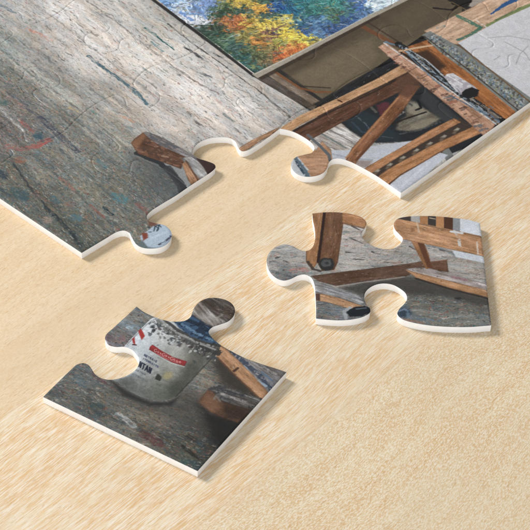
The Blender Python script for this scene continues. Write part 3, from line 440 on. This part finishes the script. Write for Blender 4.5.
    letters(136, 369, 1.7, .9, 6, 1.5, (92, 96, 104), .45, [EE, RR, II, NN], a=.6); letters(133, 373, 1.7, .9, 9, 1.5, (96, 100, 104), .45, [AA, TT, EE, NN], a=.5)
    PO([(156, 376), (158, 374), (162, 377), (160, 381), (155, 379)], (58, 60, 54), soft=.25, rough=.2); PO([(162, 377), (166, 372), (172, 372), (173, 377), (167, 380)], (164, 146, 92), soft=.6, a=.5)
    L([(134, 352), (138, 356)], (120, 124, 132), 1, a=.5)

# ------------------------------------------------------------------ materials
def new_mat(name):
    m = bpy.data.materials.new(name); m.use_nodes = True
    nt = m.node_tree; return m, nt, nt.nodes['Principled BSDF']

def mat_print():
    m, nt, b = new_mat('printed_paper')
    at = nt.nodes.new('ShaderNodeAttribute'); at.attribute_name = 'Ink'
    no = nt.nodes.new('ShaderNodeTexNoise'); no.inputs['Scale'].default_value = 4200; no.inputs['Detail'].default_value = 2
    tc = nt.nodes.new('ShaderNodeTexCoord'); nt.links.new(tc.outputs['Object'], no.inputs['Vector'])
    mr = nt.nodes.new('ShaderNodeMapRange'); mr.inputs['From Min'].default_value = .3; mr.inputs['From Max'].default_value = .7
    mr.inputs['To Min'].default_value = .86; mr.inputs['To Max'].default_value = 1.14; nt.links.new(no.outputs['Fac'], mr.inputs['Value'])
    mx = nt.nodes.new('ShaderNodeVectorMath'); mx.operation = 'SCALE'
    nt.links.new(at.outputs['Color'], mx.inputs[0]); nt.links.new(mr.outputs['Result'], mx.inputs['Scale'])
    nt.links.new(mx.outputs['Vector'], b.inputs['Base Color'])
    b.inputs['Roughness'].default_value = .55; b.inputs['Specular IOR Level'].default_value = .12
    b.inputs['Coat Weight'].default_value = .16; b.inputs['Coat Roughness'].default_value = .16
    n2 = nt.nodes.new('ShaderNodeTexNoise'); n2.inputs['Scale'].default_value = 900; n2.inputs['Detail'].default_value = 3; nt.links.new(tc.outputs['Object'], n2.inputs['Vector'])
    bp = nt.nodes.new('ShaderNodeBump'); bp.inputs['Strength'].default_value = .12; bp.inputs['Distance'].default_value = .0002
    nt.links.new(n2.outputs['Fac'], bp.inputs['Height']); nt.links.new(bp.outputs['Normal'], b.inputs['Normal'])
    return m

def mat_card():
    m, nt, b = new_mat('white_board')
    tc = nt.nodes.new('ShaderNodeTexCoord')
    no = nt.nodes.new('ShaderNodeTexNoise'); no.inputs['Scale'].default_value = 350; no.inputs['Detail'].default_value = 4; nt.links.new(tc.outputs['Object'], no.inputs['Vector'])
    cr = nt.nodes.new('ShaderNodeValToRGB'); cr.color_ramp.elements[0].position = .3; cr.color_ramp.elements[1].position = .7
    cr.color_ramp.elements[0].color = (.90, .905, .91, 1); cr.color_ramp.elements[1].color = (.95, .955, .96, 1)
    nt.links.new(no.outputs['Fac'], cr.inputs['Fac']); nt.links.new(cr.outputs['Color'], b.inputs['Base Color'])
    b.inputs['Roughness'].default_value = .6
    bp = nt.nodes.new('ShaderNodeBump'); bp.inputs['Strength'].default_value = .25; bp.inputs['Distance'].default_value = .0002
    nt.links.new(no.outputs['Fac'], bp.inputs['Height']); nt.links.new(bp.outputs['Normal'], b.inputs['Normal'])
    return m

def mat_table():
    m, nt, b = new_mat('limed_oak_boards')
    N, K = nt.nodes, nt.links
    def node(t, **kw):
        n = N.new(t)
        for k, v in kw.items(): setattr(n, k, v)
        return n
    def math_(op, a, b_=None):
        n = node('ShaderNodeMath', operation=op)
        for i, v in enumerate((a, b_)):
            if v is None: continue
            if isinstance(v, (int, float)): n.inputs[i].default_value = v
            else: K.new(v, n.inputs[i])
        return n.outputs[0]
    tc = node('ShaderNodeTexCoord'); mp = node('ShaderNodeMapping')
    ang = math.radians(50.3)
    mp.inputs['Rotation'].default_value = (0, 0, -ang)
    K.new(tc.outputs['Object'], mp.inputs['Vector'])
    sx = node('ShaderNodeSeparateXYZ'); K.new(mp.outputs['Vector'], sx.inputs[0])
    along, across = sx.outputs[0], sx.outputs[1]
    # slow wander of the grain
    wn = node('ShaderNodeTexNoise'); wn.inputs['Scale'].default_value = 9; wn.inputs['Detail'].default_value = 1; K.new(mp.outputs['Vector'], wn.inputs['Vector'])
    w = math_('MULTIPLY', math_('SUBTRACT', wn.outputs['Fac'], .5), .016)
    W = .188 * S
    c0 = -math.sin(ang) * (-.0751 * S) + math.cos(ang) * (1.1098 * S)
    bi = math_('DIVIDE', math_('SUBTRACT', across, c0), W)
    idx = math_('FLOOR', bi); fr = math_('FRACT', bi)
    en = node('ShaderNodeTexNoise'); en.inputs['Scale'].default_value = 300; K.new(mp.outputs['Vector'], en.inputs['Vector'])
    be = math_('ADD', bi, math_('MULTIPLY', math_('SUBTRACT', en.outputs['Fac'], .5), .10))
    wh = node('ShaderNodeTexWhiteNoise', noise_dimensions='1D'); K.new(idx, wh.inputs['W'])
    def grain(sa, sc, off, detail=3, rough=.6, warp=True):
        cx = node('ShaderNodeCombineXYZ')
        K.new(math_('MULTIPLY', along, sa), cx.inputs[0])
        acr = math_('ADD', across, w) if warp else across
        K.new(math_('MULTIPLY', acr, sc), cx.inputs[1])
        K.new(math_('ADD', math_('MULTIPLY', wh.outputs['Value'], 37.0), off), cx.inputs[2])
        n = node('ShaderNodeTexNoise'); n.inputs['Scale'].default_value = 1; n.inputs['Detail'].default_value = detail; n.inputs['Roughness'].default_value = rough
        K.new(cx.outputs[0], n.inputs['Vector']); return n.outputs['Fac']
    def ramp(f, a, b_):
        r = node('ShaderNodeMapRange', interpolation_type='SMOOTHSTEP'); r.inputs['From Min'].default_value = a; r.inputs['From Max'].default_value = b_; K.new(f, r.inputs['Value']); return r.outputs['Result']
    def mix(f, a, b_):
        n = node('ShaderNodeMix', data_type='RGBA')
        for i, v in ((0, f), (6, a), (7, b_)):
            if isinstance(v, (int, float)): n.inputs[i].default_value = v
            elif isinstance(v, tuple): n.inputs[i].default_value = (*v, 1)
            else: K.new(v, n.inputs[i])
        return n.outputs[2]
    k = TABLE_GAIN
    def col(r, g, b_): return tuple(((v / 255) ** 2.2) * k for v in (r, g, b_))
    streak = grain(120, 2900, 1.0, 3, .62); fine = grain(260, 5200, 31.0, 1, .5); fleck = grain(1200, 3600, 5.0, 2, .6); blotch = grain(40, 230, 9.0, 4, .6); band = grain(7, 110, 21.0, 2, .5); broad = grain(12, 26, 13.0, 2); tick = grain(420, 2900, 17.0, 1)
    fA = ramp(be, -.03, .03); fC = ramp(be, -.92, -1.08)
    # middle boards: long limed pores
    s = mix(ramp(blotch, .38, .62), col(232, 193, 142), col(240, 217, 180))
    s = mix(math_('MULTIPLY', ramp(band, .52, .66), .5), s, col(226, 182, 130))
    s = mix(math_('MULTIPLY', ramp(streak, .51, .58), .7), s, col(250, 239, 221))
    s = mix(math_('MULTIPLY', ramp(streak, .44, .36), .55), s, col(218, 174, 124))
    s = mix(math_('MULTIPLY', ramp(fine, .54, .60), .45), s, col(250, 241, 226))
    s = mix(math_('MULTIPLY', ramp(fine, .44, .38), .3), s, col(214, 170, 122))
    # quiet board under the assembled part
    p = mix(ramp(blotch, .34, .66), col(230, 201, 160), col(235, 209, 172))
    p = mix(math_('MULTIPLY', ramp(fleck, .52, .62), .4), p, col(243, 225, 198))
    p = mix(math_('MULTIPLY', ramp(fleck, .46, .36), .4), p, col(216, 180, 138))
    p = mix(math_('MULTIPLY', ramp(streak, .54, .66), .3), p, col(242, 224, 198))
    p = mix(math_('MULTIPLY', ramp(band, .50, .70), .3), p, col(224, 188, 146))
    # flecked board in the near right
    q = mix(ramp(blotch, .38, .62), col(224, 190, 144), col(230, 205, 165))
    q = mix(math_('MULTIPLY', ramp(band, .50, .64), .35), q, col(214, 182, 138))
    q = mix(math_('MULTIPLY', ramp(fleck, .51, .57), .7), q, col(247, 236, 214))
    q = mix(math_('MULTIPLY', ramp(fleck, .45, .39), .5), q, col(208, 170, 122))
    q = mix(math_('MULTIPLY', ramp(fine, .54, .60), .35), q, col(246, 235, 214))
    c = mix(fA, s, p); c = mix(fC, c, q)
    c = mix(math_('MULTIPLY', ramp(broad, .45, .62), .22), c, col(220, 202, 172))
    c = mix(math_('MULTIPLY', ramp(tick, .63, .67), .35), c, col(192, 150, 106))
    d = math_('MINIMUM', fr, math_('SUBTRACT', 1.0, fr))
    j = ramp(d, .005, .001)
    c = mix(math_('MULTIPLY', j, .22), c, col(190, 156, 116))
    K.new(c, b.inputs['Base Color'])
    rr = node('ShaderNodeMapRange'); rr.inputs['To Min'].default_value = .42; rr.inputs['To Max'].default_value = .6; K.new(streak, rr.inputs['Value']); K.new(rr.outputs[0], b.inputs['Roughness'])
    b.inputs['Specular IOR Level'].default_value = .35
    h = math_('ADD', math_('MULTIPLY', streak, .6), math_('MULTIPLY', fleck, .5))
    bp = node('ShaderNodeBump'); bp.inputs['Strength'].default_value = .25; bp.inputs['Distance'].default_value = .00015
    K.new(h, bp.inputs['Height']); K.new(bp.outputs['Normal'], b.inputs['Normal'])
    return m

TABLE_GAIN = .71
INK_GAIN = .75
M_PRINT, M_CARD, M_TABLE = mat_print(), mat_card(), mat_table()
COL = bpy.context.scene.collection

# ------------------------------------------------------------------ mesh building
def smooth_path(P, step=.35):
    """open centripetal-like Catmull-Rom through the traced points, resampled evenly (mm)"""
    P = np.asarray(P, float); E = np.vstack([2 * P[0] - P[1], P, 2 * P[-1] - P[-2]]); out = []
    for i in range(1, len(E) - 2):
        p0, p1, p2, p3 = E[i - 1:i + 3]
        t0 = 0; t1 = t0 + max(np.hypot(*(p1 - p0)) ** .5, 1e-6); t2 = t1 + max(np.hypot(*(p2 - p1)) ** .5, 1e-6); t3 = t2 + max(np.hypot(*(p3 - p2)) ** .5, 1e-6)
        t = np.linspace(t1, t2, max(3, int(np.hypot(*(p2 - p1)) / .12)), endpoint=False)[:, None]
        A1 = (t1 - t) / (t1 - t0) * p0 + (t - t0) / (t1 - t0) * p1; A2 = (t2 - t) / (t2 - t1) * p1 + (t - t1) / (t2 - t1) * p2; A3 = (t3 - t) / (t3 - t2) * p2 + (t - t2) / (t3 - t2) * p3
        B1 = (t2 - t) / (t2 - t0) * A1 + (t - t0) / (t2 - t0) * A2; B2 = (t3 - t) / (t3 - t1) * A2 + (t - t1) / (t3 - t1) * A3
        out.append((t2 - t) / (t2 - t1) * B1 + (t - t1) / (t2 - t1) * B2)
    out.append(P[-1:]); Q = np.vstack(out)
    L = np.concatenate([[0], np.cumsum(np.hypot(*np.diff(Q, axis=0).T))]); n = max(2, int(round(L[-1] / step)))
    s = np.linspace(0, L[-1], n + 1)
    return np.stack([np.interp(s, L, Q[:, 0]), np.interp(s, L, Q[:, 1])], -1)

def srgb_lin(c):
    c = np.clip(c / 255.0, 0, 1)
    return np.where(c <= .04045, c / 12.92, ((c + .055) / 1.055) ** 2.4)

def mesh_obj(name, V, F, mat, parent, smooth=True):
    me = bpy.data.meshes.new(name); me.from_pydata([tuple(v) for v in V], [], F)
    me.materials.append(mat); me.polygons.foreach_set('use_smooth', [smooth] * len(me.polygons)); me.update()
    o = bpy.data.objects.new(name, me); COL.objects.link(o); o.parent = parent
    return o

def signed_area(P):
    return .5 * np.sum(P[:, 0] * np.roll(P[:, 1], -1) - np.roll(P[:, 0], -1) * P[:, 1])

def make_body(name, P, origin, parent):
    """white board with square-cut, faintly eased edges (P in mm, counter-clockwise)"""
    n = len(P); t = T * 1000
    nx = np.roll(P, -1, 0) - np.roll(P, 1, 0); nrm = np.stack([nx[:, 1], -nx[:, 0]], -1); nrm /= np.hypot(*nrm.T)[:, None] + 1e-9
    rings = [(.10, .0), (.02, .12), (.02, t - .30), (.10, t - .26)]
    V = []
    for ins, z in rings:
        Q = P - nrm * ins - origin
        V += [(x / 1000, y / 1000, z / 1000) for x, y in Q]
    F = []
    for r in range(3):
        for i in range(n):
            j = (i + 1) % n; F.append((r * n + i, r * n + j, (r + 1) * n + j, (r + 1) * n + i))
    F.append(tuple(range(3 * n, 4 * n))); F.append(tuple(reversed(range(n))))
    o = mesh_obj(name, V, F, M_CARD, parent); o.data.set_sharp_from_angle(angle=math.radians(38))
    return o

def make_print(P, origin, parent, paint, pose, cell):
    lo = P.min(0) - cell * 2; nx, ny = (np.ceil((P.max(0) - lo) / cell) + 2).astype(int)
    gx = lo[0] + cell * np.arange(nx + 1); gy = lo[1] + cell * np.arange(ny + 1)
    # even-odd fill at cell centres
    cx = gx[:-1] + cell / 2; cy = gy[:-1] + cell / 2
    A = P; B = np.roll(P, -1, 0); ins = np.zeros((nx, ny), bool)
    for j in range(ny):
        m = (A[:, 1] > cy[j]) != (B[:, 1] > cy[j])
        if m.any():
            xs = A[m, 0] + (B[m, 0] - A[m, 0]) * (cy[j] - A[m, 1]) / (B[m, 1] - A[m, 1])
            ins[:, j] = (np.searchsorted(np.sort(xs), cx) % 2) == 1
    corner = np.zeros((nx + 1, ny + 1), int)
    for a in (0, 1):
        for b in (0, 1): corner[a:a + nx, b:b + ny] += ins
    vid = -np.ones((nx + 1, ny + 1), int); use = corner > 0; vid[use] = np.arange(use.sum())
    I, J = np.nonzero(use); V = np.stack([gx[I], gy[J]], -1); edge = corner[I, J] < 4
    # distance to the outline near it, by walking the outline through the grid
    dist = np.full((nx + 1, ny + 1), 9.0); near = np.zeros((nx + 1, ny + 1, 2)); R = int(np.ceil(.7 / cell)) + 1
    D = P; step = np.hypot(*(np.roll(D, -1, 0) - D).T)
    pts = []
    for i in range(len(D)):
        k = max(1, int(np.ceil(step[i] / (cell * .35)))); f = np.arange(k)[:, None] / k; pts.append(D[i] + (D[(i + 1) % len(D)] - D[i]) * f)
    pts = np.vstack(pts); ci = np.round((pts - lo) / cell).astype(int)
    for a in range(-R, R + 1):
        for b in range(-R, R + 1):
            ii = np.clip(ci[:, 0] + a, 0, nx); jj = np.clip(ci[:, 1] + b, 0, ny)
            d = np.hypot(gx[ii] - pts[:, 0], gy[jj] - pts[:, 1])
            order = np.argsort(-d); ii, jj, d2, pp = ii[order], jj[order], d[order], pts[order]
            better = d2 < dist[ii, jj]
            dist[ii[better], jj[better]] = d2[better]; near[ii[better], jj[better]] = pp[better]
    V[edge] = near[I[edge], J[edge]]
    d = np.where(edge, 0, dist[I, J])
    e = 1 - np.clip(d / .62, 0, 1); z = T * 1000 - .21 * e ** 1.5
    ci, cj = np.nonzero(ins)
    quads = np.stack([vid[ci, cj], vid[ci + 1, cj], vid[ci + 1, cj + 1], vid[ci, cj + 1]], -1)
    me = bpy.data.meshes.new('printed_face')
    co = np.column_stack([(V - origin) / 1000, z / 1000]).astype(np.float32)
    me.vertices.add(len(co)); me.vertices.foreach_set('co', co.ravel())
    nq = len(quads); me.loops.add(nq * 4); me.loops.foreach_set('vertex_index', quads.ravel().astype(np.int32))
    me.polygons.add(nq); me.polygons.foreach_set('loop_start', np.arange(0, nq * 4, 4, dtype=np.int32)); 
    me.update(calc_edges=True); me.validate()
    me.polygons.foreach_set('use_smooth', np.ones(len(me.polygons), bool))
    pr = Print(V, pose); paint(pr)
    mt = (fbm(V[:, 0] / .32, V[:, 1] / .32, 901, 2, .7) - .5) * .16 + (fbm(V[:, 0] / 1.6, V[:, 1] / 1.6, 902, 3) - .5) * .09
    pr.c = pr.c * (1 + mt[:, None]); g_ = pr.c.mean(1, keepdims=True); pr.c = g_ + (pr.c - g_) * .84; pr.c = 118 + (pr.c - 118) * 1.13
    lin = srgb_lin(np.clip(pr.c, 4, 240)) * INK_GAIN
    at = me.color_attributes.new('Ink', 'FLOAT_COLOR', 'POINT')
    at.data.foreach_set('color', np.column_stack([lin, np.ones(len(lin))]).astype(np.float32).ravel())
    me.materials.append(M_PRINT); me.update()
    o = bpy.data.objects.new('printed_face', me); COL.objects.link(o); o.parent = parent
    return o

def empty(name, loc, rz):
    o = bpy.data.objects.new(name, None); o.empty_display_size = .01; COL.objects.link(o); o.location = loc; o.rotation_euler = (0, 0, rz); return o

def base_loc(pose):
    x, y, t = POSE[pose]; return (x * S, y * S, 0), t

# ------------------------------------------------------------------ the two loose pieces
def side(pts, pose, straight=False):
    P = local(pts, pose)
    return smooth_path(P) if not straight else np.linspace(P[0], P[-1], max(2, int(np.hypot(*(P[-1] - P[0])) / .5)) + 1)

corner_sides = [
    side([(43, 396.4), (197.6, 470.6)], 'corner', True),
    side([(197.6, 470.6), (286.6, 371.6)], 'corner', True),
    side([(286.6, 371.6), (276, 368), (260, 363), (244, 357), (232, 351), (220, 344), (212, 337), (208.6, 331.4), (212, 327), (220, 324), (228, 321), (233.6, 315.6), (234.8, 308), (230, 301.6), (220, 297.8), (208, 297.6), (200, 301), (195, 306), (192.4, 311.6), (190, 317), (184, 320.4), (173, 321), (164, 319.6), (152, 315.4), (143, 310.8), (136.6, 306)], 'corner'),
    side([(136.6, 306), (124, 317.6), (112, 328.6), (107, 333), (105, 337), (106, 341.4), (109, 344.6), (116, 346.4), (124, 346.2), (131, 348.6), (136, 353.6), (139, 361), (136.6, 368), (130, 373.4), (120, 377.6), (110, 379.2), (101, 377.6), (95, 373.6), (91.6, 368.4), (88.6, 364.6), (84, 362.6), (77, 364), (70, 370), (56, 383.6), (43, 396.4)], 'corner')]
edge_sides = [
    side([(316, 318), (328, 319.2), (340, 319.8), (354, 318.6), (364, 316), (370, 312), (370, 308), (366.4, 303.6), (364.4, 298), (366, 291), (373, 285.4), (382, 283), (392, 284), (400, 288), (405.6, 293), (407, 298.6), (404, 303.6), (399.4, 308.4), (397.4, 313.6), (401.6, 318.2), (412, 321.8), (430, 324.9), (448, 326.2), (470, 326.4), (491.4, 324.8)], 'edge'),
    side([(491.4, 324.8), (488.2, 298), (484.2, 260), (480, 222.6)], 'edge'),
    side([(480, 222.6), (470, 219.6), (456, 217.6), (440, 216), (424, 215.4), (408, 216), (398, 218.2), (394, 222.8), (394.8, 228.6), (399, 233.4), (402.8, 238), (400, 244), (393, 248), (383, 248.4), (372, 245), (364, 239), (361.8, 233.6), (364.8, 228), (366.6, 222.4), (362, 217), (352, 213.6), (338, 211.8), (324, 211.8), (312.4, 213)], 'edge'),
    side([(312.4, 213), (312.8, 219), (314.6, 228), (315.2, 236), (314.2, 243), (311.4, 248), (306, 250.4), (300, 249.4), (293, 245.6), (285, 243.8), (277, 245.8), (270.4, 250.8), (267, 257.4), (267.2, 265), (270.6, 272.6), (277, 278), (284, 280), (291, 278.4), (298, 275), (305, 274), (311, 277), (314.4, 284), (315.4, 294), (316, 306), (316, 318)], 'edge')]

def loose(pose, sides, paint, name, label):
    P = np.vstack([s[:-1] for s in sides])
    if signed_area(P) < 0: P = P[::-1]
    loc, rz = base_loc(pose)
    e = empty(name, loc, rz)
    make_body('card_backing', P, np.zeros(2), e)
    make_print(P, np.zeros(2), e, paint, pose, .14)
    e['label'] = label; e['category'] = 'puzzle piece'; e['group'] = 'loose jigsaw pieces beside the puzzle'
    return e
loose('corner', corner_sides, paint_corner, 'puzzle_piece', 'loose corner jigsaw piece printed with a battered paint can, lying nearest in front')
loose('edge', edge_sides, paint_edge, 'puzzle_piece', 'loose edge jigsaw piece printed with brown wooden easel legs, right of the can piece')

# ------------------------------------------------------------------ the assembled part of the puzzle
A_, B_ = PA * 1000, PB * 1000
rngj = np.random.RandomState(3)
def node_pt(i, j):
    fixed = {(0, 0): (81.6, 252.4), (0, 1): (187.6, 187), (0, 2): (280, 128), (1, 2): (401, 192.4)}
    if (i, j) in fixed: return local(fixed[(i, j)], 'block')
    p = np.array([i * A_, j * B_])
    if j == 0: return np.array([i * A_, 0.0])
    r = np.random.RandomState(1000 + i * 31 + j * 7).uniform(-1, 1, 2) * 1.1
    if i == 1: q0, q1 = local((401, 192.4), 'block'), local((530, 102), 'block'); return q0 + (q1 - q0) * (p[1] - q0[1]) / (q1[1] - q0[1])
    return p + r
# direction of each knob: +1 = to +u / +v
HT = {(-1, 1): -1, (-2, 1): 1, (-2, 2): -1, (-1, 2): 1, (-1, 3): -1, (0, 3): 1, (-1, 4): -1, (0, 4): -1, (-2, 3): 1, (-3, 1): -1, (-3, 2): 1}
VT = {(-1, 0): -1, (-1, 1): 1, (-1, 2): -1, (-1, 3): 1, (0, 2): 1, (0, 3): -1, (0, 4): 1, (-2, 1): -1, (-2, 2): 1, (-2, 0): 1}
def knob(P0, P1, sgn, seed):
    r = np.random.RandomState(seed); e = P1 - P0; n = np.array([-e[1], e[0]]); n = n / np.hypot(*n) * 47.0
    if sgn < 0: n = -n
    o = r.uniform(-.03, .03); b0, b1 = r.uniform(.02, .055, 2)
    sh = [(0, 0), (.10, -b0 * .7), (.22, -b0), (.34, -b0 * .6), (.405, .0), (.425, .05), (.40, .10), (.365, .145), (.362, .20), (.40, .25), (.46, .277), (.54, .277), (.60, .25), (.638, .20), (.635, .145), (.60, .10), (.575, .05), (.595, .0), (.66, -b1 * .6), (.78, -b1), (.90, -b1 * .7), (1, 0)]
    return smooth_path([P0 + e * (s + (o if 0 < s < 1 else 0)) + n * h for s, h in sh])
free = {
 ('v', 0, 0): [(81.6, 252.4), (94, 245), (106, 237.8), (117, 231.4), (124, 230), (129, 232.2), (132, 237.4), (135.6, 243.2), (142, 247), (152, 248), (160.6, 246.8), (168, 242.6), (171.6, 236), (170.2, 229.6), (164, 224.6), (155, 222.6), (148.6, 220.2), (146.8, 215.8), (151, 210.6), (161, 204), (176, 195), (187.6, 187)],
 ('v', 0, 1): [(187.6, 187), (197, 180.8), (206, 175), (213, 170), (215.6, 166.6), (214.2, 163.6), (207, 160.6), (198, 157.6), (193.4, 154), (193.4, 149), (198, 143), (208, 138.2), (220, 136.6), (230, 137.6), (235.6, 141.6), (238, 147), (241.6, 150.6), (247, 150), (257, 144.6), (268, 137), (280, 128)],
 ('h', 0, 2): [(280, 128), (291, 130.4), (302, 135.6), (311, 142), (314.4, 147.6), (312, 152), (305, 154), (296, 156.6), (291.4, 162), (292, 168.4), (297, 173.4), (305, 176), (315, 175.6), (323, 172.6), (327, 168), (329, 162), (333, 158.6), (340, 158), (350, 161), (362, 167), (376, 175), (390, 184.6), (401, 192.4)]}
_edges = {}
def edge(kind, i, j):
    """kind 'h': node (i,j)->(i+1,j); kind 'v': node (i,j)->(i,j+1)"""
    key = (kind, i, j)
    if key not in _edges:
        a = node_pt(i, j); b = node_pt(i + 1, j) if kind == 'h' else node_pt(i, j + 1)
        if key in free: q = smooth_path(local(free[key], 'block'))
        elif (kind == 'h' and j == 0) or (kind == 'v' and i == 1): q = np.linspace(a, b, 90)
        else:
            default = 1 if (i + j) % 2 else -1
            s = (HT if kind == 'h' else VT).get((i, j), default)
            if kind == 'v': s = -s           # left normal of an upward edge points to -u
            q = knob(a, b, s, 500 + i * 17 + j * 5 + (kind == 'v') * 1000)
        _edges[key] = q
    return _edges[key]

loc, rz = base_loc('block')
puzzle = empty('jigsaw_puzzle', loc, rz)
puzzle['label'] = 'assembled jigsaw puzzle printed with splattered floor, landscape painting and wooden easel'
puzzle['category'] = 'jigsaw puzzle'
for i in range(-5, 1):
    for j in range(0, 7):
        if i == 0 and j < 2: continue
        P = np.vstack([edge('h', i, j)[:-1], edge('v', i + 1, j)[:-1], edge('h', i, j + 1)[::-1][:-1], edge('v', i, j)[::-1][:-1]])
        px = pxof(to_plane(P, 'block'))
        if px[:, 0].max() < 2 or px[:, 1].max() < 2 or px[:, 0].min() > 528: continue
        inside = (px[:, 0] > 0) & (px[:, 0] < 530) & (px[:, 1] > 0) & (px[:, 1] < 530)
        if not inside.any() and not (i, j) == (-1, 2): continue
        if signed_area(P) < 0: P = P[::-1]
        org = np.array([i * A_, j * B_])
        body = make_body('puzzle_piece', P, org, puzzle); body.location = (org[0] / 1000, org[1] / 1000, 0)
        make_print(P, org, body, paint_block, 'block', .165)

# ------------------------------------------------------------------ table
W_, D_, H_ = 1.5, 1.3, .03
V = []; 
for z, ins in ((-H_, 0), (-.003, 0), (-.0009, .0009), (0, .003)):
    for x, y in ((-W_ / 2 + ins, -D_ / 2 + ins), (W_ / 2 - ins, -D_ / 2 + ins), (W_ / 2 - ins, D_ / 2 - ins), (-W_ / 2 + ins, D_ / 2 - ins)): V.append((x, y + .5, z))
F = [(3, 2, 1, 0)] + [(r * 4 + i, r * 4 + (i + 1) % 4, (r + 1) * 4 + (i + 1) % 4, (r + 1) * 4 + i) for r in range(3) for i in range(4)] + [(12, 13, 14, 15)]
tab = mesh_obj('tabletop', V, F, M_TABLE, None, smooth=False); tab['kind'] = 'structure'; tab['label'] = 'pale limed oak tabletop under the puzzle'

# ------------------------------------------------------------------ camera, light
cam = bpy.data.cameras.new('camera'); co = bpy.data.objects.new('camera', cam); COL.objects.link(co)
cam.sensor_width = 36; cam.lens = 36 * FPX / 530; cam.clip_start = .02; cam.clip_end = 20
co.location = (0, 0, T + S)
from mathutils import Matrix, Vector
fw = Vector((0, CP, -SP)); up = Vector((0, SP, CP)); r = Vector((1, 0, 0))
r2 = r * CR - up * SR; u2 = r * SR + up * CR      # roll
mt = Matrix((r2, u2, -fw)).transposed().to_4x4(); mt.translation = co.location; co.matrix_world = mt
cam.dof.use_dof = True; cam.dof.focus_distance = .52; cam.dof.aperture_fstop = 110
bpy.context.scene.camera = co

def area(name, loc, target, size, sy, power, col):
    l = bpy.data.lights.new(name, 'AREA'); l.shape = 'RECTANGLE'; l.size = size; l.size_y = sy; l.energy = power; l.color = col
    o = bpy.data.objects.new(name, l); COL.objects.link(o); o.location = loc
    o.rotation_euler = (Vector(target) - Vector(loc)).to_track_quat('-Z', 'Y').to_euler(); return o
area('window_light', (-.95, .92, .78), (0, .40, 0), .36, .36, 20.5, (1, .995, .985))
area('front_fill_light', (-.25, -.75, .55), (0, .40, 0), .9, .6, 8, (.97, .985, 1))  # fill lamp added behind the camera to brighten the white cut edges
w = bpy.data.worlds.new('World'); bpy.context.scene.world = w; w.use_nodes = True
bg = w.node_tree.nodes['Background']; bg.inputs['Color'].default_value = (.94, .975, 1, 1); bg.inputs['Strength'].default_value = .44
sc = bpy.context.scene
sc.view_settings.view_transform = 'Standard'; sc.view_settings.look = 'None'; sc.view_settings.exposure = .12; sc.view_settings.gamma = 1
